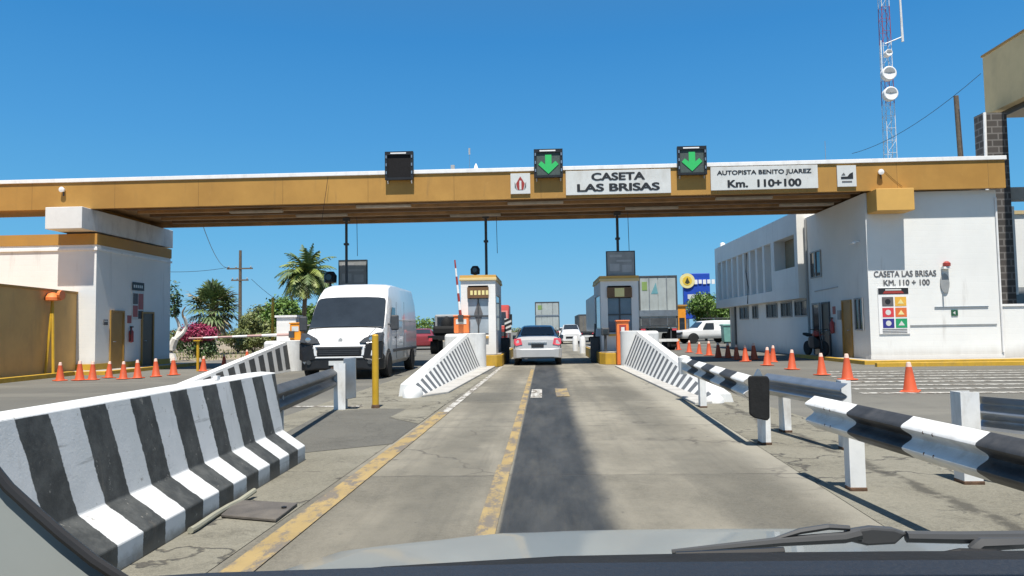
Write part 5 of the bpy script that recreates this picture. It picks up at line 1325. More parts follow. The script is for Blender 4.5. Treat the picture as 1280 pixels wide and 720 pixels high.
for s in (-1, 1):
    MB().box(*sorted((s * 0.78, s * 1.1)), -0.04, -0.003, 0.95, 1.2).build('headlight', M['lens'], rt, local=True)
    MB().box(*sorted((s * 1.25, s * 1.42)), 0.5, 0.6, 1.6, 2.3).build('mirror', M['black'], rt, local=True)
    wheel(rt, s * 1.0, 0.9, 0.5, 0.35, s); wheel(rt, s * 1.0, 3.0, 0.5, 0.35, s)
hb = thing('hazard_board', 'black and white slanted hazard board beside the red truck cab', 'sign', (P(635, 407, 37).x, 37, 0))
c = P(635, 407, 37)
b = MB(); b.box(c.x - 0.17, c.x + 0.17, 37, 37.03, c.z - 0.36, c.z + 0.36); b.build('board', M['sign_white'], hb)
for k in range(3): MB().prism([(c.x - 0.17, 36.996, c.z - 0.32 + 0.24 * k), (c.x + 0.17, 36.996, c.z - 0.18 + 0.24 * k), (c.x + 0.17, 36.996, c.z - 0.06 + 0.24 * k), (c.x - 0.17, 36.996, c.z - 0.20 + 0.24 * k)], (0, -0.004, 0)).build('stripe', M['ink'], hb)
MB().tube([(c.x, 37.05, 0), (c.x, 37.05, c.z + 0.3)], 0.04, 6).build('post', M['galv'], hb)

# dark stake truck seen past the van
a = P(557, 392, 42)
dt = thing('dark_truck', 'black flatbed truck facing away in the lane right of the van', 'truck', (a.x, 42, 0))
MB().box(-0.95, 0.95, 2.2, 3.9, 0.75, a.z).build('cab', mat('pale_grey_paint', (0.30, 0.31, 0.31), 0.4), dt, local=True, bevel=0.08)
MB().box(-0.8, 0.8, 2.17, 2.197, 1.65, a.z - 0.15).build('rear_window', M['glass'], dt, local=True)
MB().box(-1.0, 1.0, -0.2, 2.1, 0.85, 1.05).build('bed', M['black'], dt, local=True)
MB().box(-0.8, 0.55, 0.3, 1.9, 1.053, 1.6).build('tarped_load', M['rubber'], dt, local=True, bevel=0.15)
MB().lathe([(0.05, -0.35), (0.32, -0.2), (0.34, 0.1), (0.2, 0.35), (0.03, 0.42)], (-0.05, 0.8, 1.75), 'z', 12).build('bundle', M['rubber'], dt, True, local=True)
for s in (-1, 1):
    wheel(dt, s * 0.75, 0.7, 0.42, 0.4, s); wheel(dt, s * 0.8, 3.2, 0.42, 0.3, s)
    MB().box(*sorted((s * 0.75, s * 0.95)), -0.24, -0.203, 0.75, 0.92).build('tail_lamp', M['tail'], dt, local=True)
    MB().box(*sorted((s * 0.97, s * 1.2)), 3.3, 3.4, 1.5, 1.9).build('mirror', M['black'], dt, local=True)

# small car builder for far cars
def far_car(px, py, Y, rz, label, m, cat='car', h=1.0):
    c = P(px, py, Y)
    t = thing('parked_car', label, cat, (c.x, Y, 0), rz)
    s2 = [(y, zb, w, b_, r_, tp * h) for (y, zb, w, b_, r_, tp) in st]
    car_body(s2).build('body', m, t, True, local=True)
    rows = [[(u * hw, y, tz(s2, y) + 0.012) for u in (-1, 0, 1)] for y, hw in ((0.74, 0.66), (1.30, 0.56))]
    patch(rows, 0.01).build('rear_window', M['glass'], t, True, local=True)
    b = MB(); b.add([(u * hw, y, tz(s2, y) + 0.02) for y, hw in ((2.65, 0.56), (3.35, 0.68)) for u in (-1, 1)], [(0, 1, 3, 2)]); b.build('windscreen', M['glass'], t, local=True, recalc=False)
    MB().box(-0.5, 0.5, 4.5, 4.58, 0.5, 0.66).build('grille', M['black'], t, local=True)
    for s in (-1, 1):
        MB().box(*sorted((s * 0.55, s * 0.82)), 4.40, 4.52, 0.66, 0.78).build('headlight', M['lens'], t, local=True)
        MB().box(*sorted((s * 0.6, s * 0.9)), -0.02, 0.12, 0.76, 0.96).build('tail_lamp', M['tail'], t, local=True)
        MB().prism([(s * 0.90, 1.0, 1.02), (s * 0.90, 3.1, 1.02), (s * 0.72, 2.6, 1.40), (s * 0.72, 1.5, 1.42)], (s * 0.012, 0, 0)).build('side_window', M['glass'], t, local=True)
        for wy in (0.85, 3.6): wheel(t, s * 0.84, wy, 0.32, 0.2, s)
    return t
far_car(526, 410, 52, 0.1, 'small dark red car in the distance right of the van', mat('dark_red_car', (0.22, 0.03, 0.035), 0.4, coat=0.3))
far_car(712, 412, 70, math.pi, 'white car coming toward the camera right of the distant trailer', M['van_white'], h=1.15)
far_car(704, 412, 82, 0, 'white car far off beside the distant centre trailer', M['van_white'])

# white pickup with camper shell, side-on
c = P(847, 420, 60); e = P(908, 420, 60)
pk = thing('pickup_truck', 'white pickup with camper shell and roof rack parked before green trees', 'pickup', (c.x, 60, 0), R(-76))
L = 4.9
ps_ = [(0.0, 0.5, 0.78, 0.86, 0.74, 0.92), (0.1, 0.42, 0.88, 0.98, 0.80, 1.06), (0.9, 0.4, 0.9, 1.04, 0.82, 1.14), (1.35, 0.4, 0.9, 1.06, 0.8, 1.2), (1.95, 0.4, 0.9, 1.08, 0.72, 1.76), (2.2, 0.4, 0.9, 1.08, 0.74, 1.80), (3.0, 0.4, 0.9, 1.08, 0.76, 1.84), (4.9, 0.42, 0.9, 1.08, 0.76, 1.84), (5.0, 0.5, 0.86, 1.06, 0.74, 1.80)]
car_body(ps_).build('body', M['van_white'], pk, True, local=True)
for s in (-1, 1):
    MB().prism([(s * 0.885, 1.75, 1.14), (s * 0.885, 2.75, 1.14), (s * 0.80, 2.75, 1.62), (s * 0.80, 2.1, 1.62)], (s * 0.012, 0, 0)).build('side_window', M['glass'], pk, local=True)
    for wy in (0.95, 3.95):
        MB().prism([(s * 0.885, wy + 0.47 * math.cos(k * math.pi / 10), 0.38 + 0.47 * math.sin(k * math.pi / 10)) for k in range(11)], (s * 0.025, 0, 0)).build('wheel_arch', M['black'], pk, local=True)
        wheel(pk, s * 0.84, wy, 0.38, 0.24, s)
    MB().box(*sorted((s * 0.6, s * 0.85)), -0.03, 0.05, 0.78, 0.94).build('headlight', M['lens'], pk, local=True)
    MB().tube([(s * 0.6, 2.3, 2.0), (s * 0.6, 4.8, 2.0)], 0.025, 6).build('rack_rail', M['dgrey'], pk, local=True)
rows = [[(u * hw, y, (tz(ps_, y)) + 0.012) for u in (-1, 0, 1)] for y, hw in ((1.40, 0.70), (1.88, 0.64))]
patch(rows, 0.01).build('windscreen', M['glass'], pk, True, local=True)
MB().box(-0.6, 0.6, -0.05, 0.02, 0.66, 0.9).build('grille', M['black'], pk, local=True)
MB().box(-0.85, 0.85, -0.12, -0.02, 0.45, 0.62).build('bumper', M['dgrey'], pk, local=True, bevel=0.03)
for k in range(6):
    y = 2.4 + 0.45 * k
    MB().tube([(-0.6, y, 2.02), (0.6, y, 2.02)], 0.02, 5).build('rack_bar', M['dgrey'], pk, local=True)
    MB().tube([(-0.6, y, 1.8), (-0.6, y, 2.0)], 0.02, 5).build('rack_leg', M['dgrey'], pk, local=True)
c = P(912, 417, 58); t = thing('waste_bin', 'teal wheeled bin behind the parked white pickup', 'bin', (c.x, 58, 0))
MB().prism([(-0.5, -0.4, 0.12), (0.5, -0.4, 0.12), (0.6, -0.5, 1.35), (-0.6, -0.5, 1.35)], (0, 0.9, 0)).build('body', M['teal'], t, local=True, bevel=0.04)
MB().box(-0.65, 0.65, -0.55, 0.5, 1.353, 1.5).build('lid', M['teal'], t, local=True, bevel=0.04)
for s in (-1, 1): MB().lathe([(0.11, -0.04), (0.11, 0.04)], (s * 0.4, 0, 0.11), 'x', 12).build('wheel', M['tyre'], t, local=True)

# motorcycle by the office doors
mc = thing('motorcycle', 'dark parked motorcycle at the shaded office doors', 'motorcycle', (10.75, 28.9, 0.10), R(8))
for y in (0.0, 1.28):
    wh = MB().lathe([(0.20, -0.05), (0.27, -0.05), (0.30, 0.0), (0.27, 0.05), (0.20, 0.05)], (0, y, 0.30), 'x', 20).build('wheel', M['tyre'], mc, True, local=True)
    MB().lathe([(0.02, -0.03), (0.21, -0.01), (0.21, 0.01), (0.02, 0.03)], (0, y, 0.30), 'x', 16).build('rim', M['galv_dark'], wh, local=True)
MB().loft([[Vector((x * w, y, z)) for x, z in ((-1, z0), (1, z0), (1, z1), (-1, z1))] for (y, w, z0, z1) in ((0.25, 0.08, 0.35, 0.62), (0.5, 0.16, 0.28, 0.8), (0.85, 0.15, 0.3, 0.78), (1.1, 0.08, 0.45, 0.7))]).build('engine_body', M['black'], mc, local=True, bevel=0.03)
MB().loft([[Vector((x * w, y, z)) for x, z in ((-1, z0), (1, z0), (1, z1), (-1, z1))] for (y, w, z0, z1) in ((0.7, 0.13, 0.78, 0.86), (1.1, 0.14, 0.76, 0.86), (1.5, 0.10, 0.82, 0.92))]).build('seat', M['rubber'], mc, local=True, bevel=0.03)
MB().loft([[Vector((x * w, y, z)) for x, z in ((-1, z0), (1, z0), (1, z1), (-1, z1))] for (y, w, z0, z1) in ((0.28, 0.08, 0.78, 0.9), (0.5, 0.15, 0.76, 0.98), (0.72, 0.11, 0.78, 0.9))]).build('fuel_tank', M['red'], mc, local=True, bevel=0.04)
for s in (-1, 1): MB().tube([(s * 0.07, 0.0, 0.3), (s * 0.07, 0.22, 0.98)], 0.025, 6).build('fork', M['galv_dark'], mc, local=True)
MB().tube([(-0.36, 0.34, 1.05), (-0.1, 0.22, 1.02), (0.1, 0.22, 1.02), (0.36, 0.34, 1.05)], 0.016, 6).build('handlebar', M['black'], mc, local=True)
MB().lathe([(0.03, -0.1), (0.09, -0.08), (0.06, 0.06)], (0, 0.12, 0.9), 'y', 12).build('headlight', M['lens'], mc, True, local=True)

# white bollards of the far island
for (px, Y, lab) in ((719, 44, 'white bollard left of its twin on the far lane edge'), (728, 40, 'white bollard nearest the right booth on far lane edge')):
    c = P(px, 420, Y); t = thing('bollard', lab, 'bollard', (c.x, Y, 0), group='white bollards beyond the booths')
    MB().lathe([(0.16, 0), (0.16, 0.75), (0.12, 0.85), (0.02, 0.9)], (c.x, Y, 0), 'z', 12).build('post', M['rwhite'], t, True)

# ------------------------------------------------------------------ petrol totem and other things in the right background
a = P(854, 342, 80); c = P(887, 342, 80)
tt = thing('fuel_totem', 'tall blue fuel station sign with yellow round emblem above trees', 'sign', ((a.x + c.x) / 2, 80, 0))
MB().box(a.x, c.x, 80, 80.6, 2.2, a.z).build('panel', M['blue'], tt, bevel=0.05)
for s in (a.x + 0.3, c.x - 0.3): MB().tube([(s, 80.3, 0), (s, 80.3, 2.2)], 0.12, 8).build('leg', M['galv'], tt)
d = P(859, 351, 79.9); ds = MB().lathe([(0.80, 79.85), (0.80, 79.995)], (d.x, 0, d.z), 'y', 28).build('round_emblem', M['cream'], tt)
MB().lathe([(0.50, 79.835), (0.50, 79.848)], (d.x, 0, d.z), 'y', 24).build('emblem_field', mat('emblem_yellow', (0.75, 0.50, 0.05), 0.5), ds)
MB().prism([(d.x - 0.26, 79.832, d.z - 0.2), (d.x, 79.832, d.z + 0.38), (d.x + 0.26, 79.832, d.z - 0.2), (d.x, 79.832, d.z - 0.36)], (0, -0.01, 0)).build('drop_mark', mat('dark_olive', (0.06, 0.055, 0.02), 0.5), ds)
e = P(889, 353, 79.9)
for k in range(5):
    u = d.x + 0.75 + 0.46 * k
    MB().box(u, u + 0.34, 79.9, 79.997, d.z - 0.38 + 0.05 * (k % 2), d.z + 0.10).build('letter', M['trim'], tt)
MB().box(a.x + 0.4, c.x - 0.2, 79.95, 79.997, a.z - 2.75, a.z - 2.25).build('price_panel', M['sign_white'], tt)
a = P(847, 383, 70); c = P(857, 383, 70)
t = thing('yellow_kiosk', 'narrow yellow kiosk between the grey trailer and blue sign', 'kiosk', ((a.x + c.x) / 2, 70, 0))
MB().box(a.x, c.x, 70, 71, 0, a.z).build('body', M['amber'], t, bevel=0.03)
MB().box(a.x - 0.1, c.x + 0.1, 69.9, 71.1, a.z + 0.003, a.z + 0.15).build('roof', M['ochre'], t)
MB().box(a.x + 0.12, c.x - 0.12, 69.985, 69.997, 1.0, 2.2).build('window', M['glass'], t)
fb = thing('fuel_canopy', 'flat grey fuel station canopy far behind the white pickup', 'canopy', (16, 88, 0))
a = P(838, 396, 90); c = P(925, 396, 90)
MB().box(a.x, c.x, 84, 96, 3.2, 3.9).build('roof', M['grey'], fb)
for u in (0.2, 0.8): MB().box(a.x + (c.x - a.x) * u - 0.2, a.x + (c.x - a.x) * u + 0.2, 88, 88.4, 0, 3.198).build('column', M['white_clean'], fb)

# lattice mast
tx, ty = P(1113, 195, 60).x, 60.0
mt = thing('radio_mast', 'tall red and white lattice radio mast with two white drum dishes', 'mast', (tx, ty, 0))
hw, ztop, n = 0.42, 34.0, 34
lo = MB()
cor = [(-1, -1), (1, -1), (1, 1), (-1, 1)]
wz = lambda z: hw * (1 - 0.35 * z / ztop)
seg = ztop / n
for k in range(n):
    z0, z1 = seg * k, seg * (k + 1); mi = (k // 6 + (1 if k < 22 else 0)) % 2
    mi = 0 if z0 < 19 else (1 if (k // 3) % 2 == 0 else 0)
    for i in range(4):
        a, b2 = cor[i], cor[(i + 1) % 4]
        A0 = Vector((tx + a[0] * wz(z0), ty + a[1] * wz(z0), z0)); A1 = Vector((tx + a[0] * wz(z1), ty + a[1] * wz(z1), z1))
        B1 = Vector((tx + b2[0] * wz(z1), ty + b2[1] * wz(z1), z1)); B0 = Vector((tx + b2[0] * wz(z0), ty + b2[1] * wz(z0), z0))
        lo.tube([A0, A1], 0.028, 5, mi)
        lo.tube([A0, B1] if k % 2 else [B0, A1], 0.013, 4, mi); lo.tube([A1, B1], 0.013, 4, mi)
lo.build('lattice', [M['rwhite'], M['red']], mt, recalc=False)
def dish(px, py, r, nm='drum_dish'):
    c = P(px, py, ty - 0.9)
    o = MB().lathe([(0.02, ty - 0.95), (r * 0.5, ty - 0.98), (r * 0.92, ty - 1.0), (r, ty - 0.97), (r, ty - 0.55), (r * 0.5, ty - 0.4)], (c.x, 0, c.z), 'y', 24).build(nm, M['trim'], mt, True)
    MB().prism([(c.x + r * 0.78 * math.cos(k * math.pi / 9), ty - 1.006, c.z + r * 0.1 + r * 0.7 * math.sin(k * math.pi / 9)) for k in range(10)], (0, -0.012, 0)).build('radome_mark', M['grey'], o)
    MB().tube([(c.x, ty - 0.5, c.z), (tx, ty - 0.2, c.z)], 0.06, 6).build('mount', M['galv_dark'], o)
dish(1111.5, 91.5, 0.56); dish(1113.5, 117, 0.56); dish(1111, 66, 0.28)
a = P(1106, 55, ty - 0.5); c = P(1128, 46, ty - 0.5); e = P(1125, -30, ty - 0.5)
MB().tube([a, c], 0.05, 6).build('side_arm', M['rwhite'], mt)
MB().tube([c - Vector((0, 0, 0.4)), Vector((c.x - 0.1, c.y, c.z + 7))], [0.10, 0.05], 6).build('side_antenna', M['rwhite'], mt)
a = P(1102, 75, ty - 0.5); MB().tube([a - Vector((0, 0, 1.0)), a + Vector((0, 0, 1.6))], 0.05, 6).build('side_antenna', M['rwhite'], mt)

# poles and wires
a = P(1195, 120, 42)
wp = thing('wooden_pole', 'bare weathered wooden pole rising behind the right end of canopy', 'pole', (a.x + 0.35, 42, 0))
MB().tube([(a.x + 0.35, 42, 0), (a.x, 42, a.z)], [0.19, 0.13], 10).build('pole', M['wood'], wp, True)
MB().tube([(a.x + 0.35 - 0.012 , 41.85, 2.0), (a.x + 0.05, 41.86, a.z - 0.8)], 0.025, 5).build('cable', M['dgrey'], wp)
a = P(300.5, 313, 75)
up = thing('utility_pole', 'utility pole with two crossarms among the palms at left', 'pole', (a.x, 75, 0))
MB().tube([(a.x, 75, 0), (a.x, 75, a.z)], [0.20, 0.14], 10).build('pole', M['wood'], up, True)
for (dz, w) in ((1.9, 1.35), (3.1, 0.9)):
    ar = MB().box(a.x - w, a.x + w, 74.82, 74.94, a.z - dz - 0.07, a.z - dz + 0.07).build('crossarm', M['wood'], up)
    for s in (-0.85, -0.3, 0.85): MB().lathe([(0.05, 0.07), (0.08, 0.16), (0.03, 0.28)], (a.x + w * s, 74.88, a.z - dz), 'z', 8).build('insulator', M['grey'], ar)
def wire(p, q, sag, r, label):
    p, q = Vector(p), Vector(q); pts = []
    for k in range(13):
        f = k / 12; v = p.lerp(q, f); v.z -= sag * 4 * f * (1 - f); pts.append(v)
    o = MB().tube(pts, r, 4).build('overhead_wire', M['black'], recalc=False)
    return tag(o, label, 'wire', 'overhead wires')
wire((a.x - 1.2, 74.9, a.z - 1.8), P(247, 262, 45), 1.0, 0.022, 'dark wire from the left utility pole rising behind the canopy')
wire((a.x - 1.2, 74.9, a.z - 1.75), P(150, 335, 60), 0.4, 0.02, 'dark wire from the left utility pole toward the left building')
wire((a.x + 1.2, 74.9, a.z - 3.0), P(400, 395, 78), 0.8, 0.02, 'dark wire from the left utility pole down to the right')
wire(P(1065, 192, 58), P(1226, 92, 38), 0.6, 0.018, 'thin wire crossing the sky behind radio mast')
wire(P(1104, 212, 25.6), P(1128, 233, 25.6), 0.03, 0.006, 'short cable running from fascia lamp toward yellow beam end')
wire(P(410, 221, 25.5), P(402, 278, 25.4), 0.0, 0.008, 'thin hanging cord on the fascia above the van')

# ------------------------------------------------------------------ plants
rng = np.random.default_rng(5)
def leaf_cloud(blobs, n, size, flat=0.6):
    """leaf quads scattered through blobs (cx,cy,cz,rx,ry,rz), denser near the surface; returns MB"""
    b = MB(); vol = np.array([q[3] * q[4] * q[5] for q in blobs]); pr = vol ** 0.67; pr = pr / pr.sum()
    for i in rng.choice(len(blobs), n, p=pr):
        cx, cy, cz, rx, ry, rz = blobs[i]
        d = rng.normal(size=3); d /= np.linalg.norm(d); r = rng.uniform(0.25, 1.0) ** 0.45 * (1 + 0.12 * rng.normal())
        c = Vector((cx + d[0] * rx * r, cy + d[1] * ry * r, cz + d[2] * rz * r))
        nrm = Vector(d * 0.5 + rng.normal(size=3) * flat + np.array((0, 0, 0.5))).normalized()
        u = nrm.orthogonal().normalized(); ang = rng.uniform(0, 6.28); u = Matrix.Rotation(ang, 3, nrm) @ u; w = nrm.cross(u)
        s = size * rng.uniform(0.6, 1.4)
        b.add([c - u * s, c + w * s * 0.5, c + u * s, c - w * s * 0.5], [(0, 1, 2, 3)])
    return b
def trunk(b, p, q, r0, r1, bend=0.1, n=6):
    p, q = Vector(p), Vector(q); pts = []; rs = []
    off = Vector((rng.normal() * bend, rng.normal() * bend, 0))
    for k in range(n + 1):
        f = k / n; pts.append(p.lerp(q, f) + off * math.sin(math.pi * f)); rs.append(r0 + (r1 - r0) * f)
    b.tube(pts, rs, 8)
def tree(name, label, x, y, h, cr, m, group=None, n=2600, leaf=0.13, trunk_h=None, trunk_m=None):
    t = thing(name, label, 'tree', (x, y, 0), group=group)
    th = trunk_h if trunk_h is not None else h * 0.4
    tb = MB(); trunk(tb, (x, y, 0), (x, y, th), 0.16 * h / 5, 0.10 * h / 5)
    blobs = []
    for k in range(9):
        a = rng.uniform(0, 6.28); rr = cr * rng.uniform(0.2, 0.75); zz = th + (h - th) * rng.uniform(0.15, 0.85)
        s = cr * rng.uniform(0.32, 0.55)
        blobs.append((x + rr * math.cos(a), y + rr * math.sin(a), zz, s, s, s * 0.75))
        trunk(tb, (x, y, th * 0.95), (x + rr * math.cos(a), y + rr * math.sin(a), zz), 0.07 * h / 5, 0.02, 0.05, 4)
    blobs.append((x, y, th + (h - th) * 0.6, cr * 0.6, cr * 0.6, (h - th) * 0.4))
    tb.build('trunk', trunk_m or M['bark'], t, True, recalc=False)
    leaf_cloud(blobs, n, leaf).build('crown', m, t, recalc=False)
    return t
def shrub(name, label, x, y, h, r, m, group=None, n=1500, leaf=0.10):
    t = thing(name, label, 'shrub', (x, y, 0), group=group)
    sb = MB(); blobs = []
    for k in range(7):
        a = rng.uniform(0, 6.28); rr = r * rng.uniform(0.1, 0.7); zz = h * rng.uniform(0.35, 0.75); s = r * rng.uniform(0.35, 0.55)
        blobs.append((x + rr * math.cos(a), y + rr * math.sin(a) * 0.8, zz, s, s, h * 0.28)); trunk(sb, (x, y, 0), (x + rr * math.cos(a), y + rr * math.sin(a) * 0.8, zz), 0.04, 0.012, 0.05, 4)
    sb.build('stem', M['bark'], t, recalc=False)
    leaf_cloud(blobs, n, leaf).build('foliage', m, t, recalc=False)
    return t

def frond_pinnate(b, base, az, el, ln, drop, mi=0, wid=0.45):
    pts = []; d = Vector((math.cos(az) * math.cos(el), math.sin(az) * math.cos(el), math.sin(el))); p = Vector(base); n = 12
    for k in range(n + 1):
        pts.append(p.copy()); p += d * (ln / n); d = (d + Vector((0, 0, -drop / n))).normalized()
    b.tube(pts, [0.035 * (1 - 0.8 * k / n) for k in range(n + 1)], 4, mi)
    for k in range(1, n + 1):
        for s in (-1, 1):
            for sub in (0.0, 0.5):
                f = (k - sub) / n; q = pts[k - 1].lerp(pts[k], 1 - sub)
                t_ = (pts[k] - pts[k - 1]).normalized(); side = t_.cross(Vector((0, 0, 1)))
                if side.length < 1e-3: side = Vector((1, 0, 0))
                side = side.normalized() * s
                l = wid * math.sin(math.pi * min(1, 0.15 + f * 0.85)) + 0.12
                tip = q + (side * 0.75 + t_ * 0.5 + Vector((0, 0, -0.45 + rng.normal() * 0.12))) * l
                w = t_ * 0.06
                b.add([q - w, q + w, tip + w * 0.3, tip - w * 0.3], [(0, 1, 2, 3)], mi)
def frond_fan(b, base, az, el, ln, mi=0):
    d = Vector((math.cos(az) * math.cos(el), math.sin(az) * math.cos(el), math.sin(el))); base = Vector(base)
    hub = base + d * ln * 0.55 - Vector((0, 0, 0.05)); b.tube([base, hub], [0.03, 0.018], 4, mi)
    side = d.cross(Vector((0, 0, 1)))
    if side.length < 1e-3: side = Vector((1, 0, 0))
    side.normalize(); up = side.cross(d)
    for k in range(15):
        a = R(-115 + 230 * k / 14); v = d * math.cos(a) + side * math.sin(a) + up * 0.08 * rng.normal()
        v = (v + Vector((0, 0, -0.12))).normalized(); w = v.cross(up).normalized() * ln * 0.035
        l = ln * 0.55 * (0.72 + 0.28 * math.cos(a)) * rng.uniform(0.9, 1.1)
        m_ = hub + v * l * 0.6; tip = hub + v * l + Vector((0, 0, -0.18 * l))
        b.add([hub, m_ - w, tip, m_ + w], [(0, 1, 2, 3)], mi)

c = P(266, 418, 48)
fp = thing('fan_palm', 'bushy fan palm with grey-green crown behind the pink bougainvillea', 'palm', (c.x, 48, 0))
b = MB(); trunk(b, (c.x, 48, 0), (c.x, 48, 2.9), 0.30, 0.24); b.build('trunk', M['bark'], fp, True, recalc=False)
b = MB()
for k in range(64):
    f = k / 64; el = R(88 - 125 * f + rng.normal() * 8); frond_fan(b, (c.x, 48, 3.0 + rng.normal() * 0.1), rng.uniform(0, 6.28), el, 1.95 * rng.uniform(0.85, 1.1), 0 if rng.random() < 0.8 else 1)
b.build('crown', [M['frond'], M['frond_dry']], fp, recalc=False)
b = MB()
for k in range(26): frond_fan(b, (c.x, 48, 2.75), rng.uniform(0, 6.28), R(-28 - rng.uniform(0, 40)), 1.7 * rng.uniform(0.8, 1.1), 0)
b.build('dead_skirt', M['frond_dry'], fp, recalc=False)

c = P(384, 345, 55)
cp = thing('coconut_palm', 'tall yellowish coconut palm behind the white van', 'palm', (c.x, 55, 0))
b = MB(); trunk(b, (c.x - 0.2, 55, 0), (c.x, 55, c.z - 0.1), 0.22, 0.14, 0.12); b.build('trunk', M['bark'], cp, True, recalc=False)
b = MB()
for k in range(40):
    f = k / 40; frond_pinnate(b, (c.x, 55, c.z), k * 2.4 + rng.normal() * 0.2, R(85 - 100 * f), 2.55 * rng.uniform(0.85, 1.1), 1.5 + 0.7 * f, 0 if k % 3 else 1, 0.62)
b.build('crown', [M['frond'], M['frond_y']], cp, recalc=False)
b = MB()
for k in range(20): frond_pinnate(b, (c.x, 55, c.z), k * 0.9, R(-20 + 50 * rng.random()), 2.4, 1.9, 0, 0.62)
b.build('old_fronds', M['frond_y'], cp, recalc=False)
nuts = MB()
c2 = P(246, 440, 42)
bg_ = thing('bougainvillea', 'magenta bougainvillea shrub below the fan palm', 'shrub', (c2.x, 42, 0))
sb = MB()
for k in range(9): trunk(sb, (c2.x + rng.normal() * 0.2, 42, 0), (c2.x + rng.normal() * 0.8, 42 + rng.normal() * 0.3, 1.5), 0.05, 0.02)
sb.build('stem', M['bark'], bg_, recalc=False)
leaf_cloud([(c2.x, 42, 1.45, 1.15, 0.8, 0.48), (c2.x - 0.55, 42, 1.3, 0.6, 0.6, 0.42), (c2.x + 0.6, 42, 1.35, 0.6, 0.6, 0.42), (c2.x + 0.05, 42, 1.75, 0.6, 0.5, 0.28)], 2600, 0.075).build('flower_mass', M['pink'], bg_, recalc=False)
leaf_cloud([(c2.x, 42.2, 0.6, 1.2, 0.8, 0.5), (c2.x + 0.6, 42, 0.5, 0.8, 0.6, 0.5)], 1100, 0.085).build('foliage', M['leaf_dark'], bg_, recalc=False)

c3 = P(219, 440, 36)
lt = thing('limed_tree', 'pruned tree with white limed trunk at left building back corner', 'tree', (c3.x, 36, 0))
b = MB(); trunk(b, (c3.x - 0.15, 36, 0), (c3.x, 36, 1.15), 0.24, 0.17); trunk(b, (c3.x, 36, 1.1), (c3.x + 0.42, 36, 2.2), 0.12, 0.07); trunk(b, (c3.x, 36, 1.1), (c3.x - 0.05, 36, 2.3), 0.11, 0.06)
b.build('trunk', M['limed'], lt, True, recalc=False)
b = MB(); trunk(b, (c3.x - 0.05, 36, 2.25), (c3.x - 0.1, 36, 3.2), 0.06, 0.04); trunk(b, (c3.x + 0.42, 36, 2.15), (c3.x + 0.5, 36, 2.7), 0.06, 0.03); b.build('limb', M['bark'], lt, True, recalc=False)
leaf_cloud([(c3.x - 0.1, 36, 3.2, 0.42, 0.4, 0.75), (c3.x - 0.1, 36, 2.5, 0.3, 0.3, 0.35)], 420, 0.085).build('crown', M['leaf_dark'], lt, recalc=False)

for (px, Y, h, r, m, lab, n) in ((352, 62, 4.5, 2.7, 'leaf', 'round bright green tree left of the van behind the cabinet', 7000), (326, 66, 4.0, 2.2, 'leaf_dry', 'olive thin-leaved tree between the fan palm and green tree', 4200), (395, 70, 3.9, 2.2, 'leaf', 'green tree partly hidden by the van roof', 4500), (312, 58, 2.7, 1.6, 'leaf_dry', 'dry olive bush right of the fan palm', 2600)):
    c = P(px, 415, Y); tree('leafy_tree', lab, c.x, Y, h, r, M[m], 'trees beyond the left lane', n, 0.15, 0.8)
for (px, Y, h, r, lab) in ((298, 52, 1.7, 1.3, 'dry shrub under the right side of the fan palm'), (318, 50, 1.4, 1.4, 'dry shrub under the lowered boom arm middle'), (335, 54, 1.8, 1.4, 'dry shrub left of the control cabinet'), (226, 55, 2.0, 1.5, 'shrub behind the limed tree trunk')):
    c = P(px, 420, Y); shrub('roadside_shrub', lab, c.x, Y, h, r, M['leaf_dry'], 'shrubs along the left verge', 1800)
for (px, Y, h, r, lab) in ((883, 72, 4.3, 1.9, 'bright green tree before the blue fuel sign'), (897, 69, 4.5, 2.0, 'green tree right of the blue sign above the pickup'), (918, 74, 3.3, 2.2, 'dark tree under the wing overhang')):
    c = P(px, 415, Y); tree('leafy_tree', lab, c.x, Y, h, r, M['leaf'], 'trees beyond the right lane', 3400, 0.12, 1.1)
c = P(529, 405, 95); tree('leafy_tree', 'small far tree just right of the van', c.x, 95, 2.9, 2.0, M['leaf'], None, 1200, 0.16, 0.6)
# far scrub on the horizon
b = MB()
for (xa, xb, ya) in ((-190, -12, 140), (30, 200, 150), (-60, 60, 420)):
    blobs = []
    x = xa
    while x < xb:
        r = rng.uniform(2.0, 4.0); blobs.append((x, ya + rng.normal() * 8, rng.uniform(0.4, 1.2), r * 1.4, r, rng.uniform(0.9, 2.0))); x += r * 1.3
    q = leaf_cloud(blobs, 5200, 0.42); b.v, b.f, b.mi = b.v + q.v, b.f + [tuple(i + len(b.v) for i in f) for f in q.f], b.mi + q.mi
struct(b.build('scrub_line', M['leaf_dry'], recalc=False), 'stuff')
# dry grass tufts on the left verge
b = MB()
for k in range(2600):
    x = rng.uniform(-34, -13); y = rng.uniform(34, 60); h = rng.uniform(0.08, 0.3)
    if x > -19.5 + (y - 33) * 0.6: continue
    d = Vector((rng.normal() * 0.08, rng.normal() * 0.08, h)); p = Vector((x, y, 0)); w = Vector((rng.normal(), rng.normal(), 0)).normalized() * 0.03
    b.add([p - w, p + w, p + d], [(0, 1, 2)])
struct(b.build('grass', M['leaf_dry'], recalc=False), 'stuff')

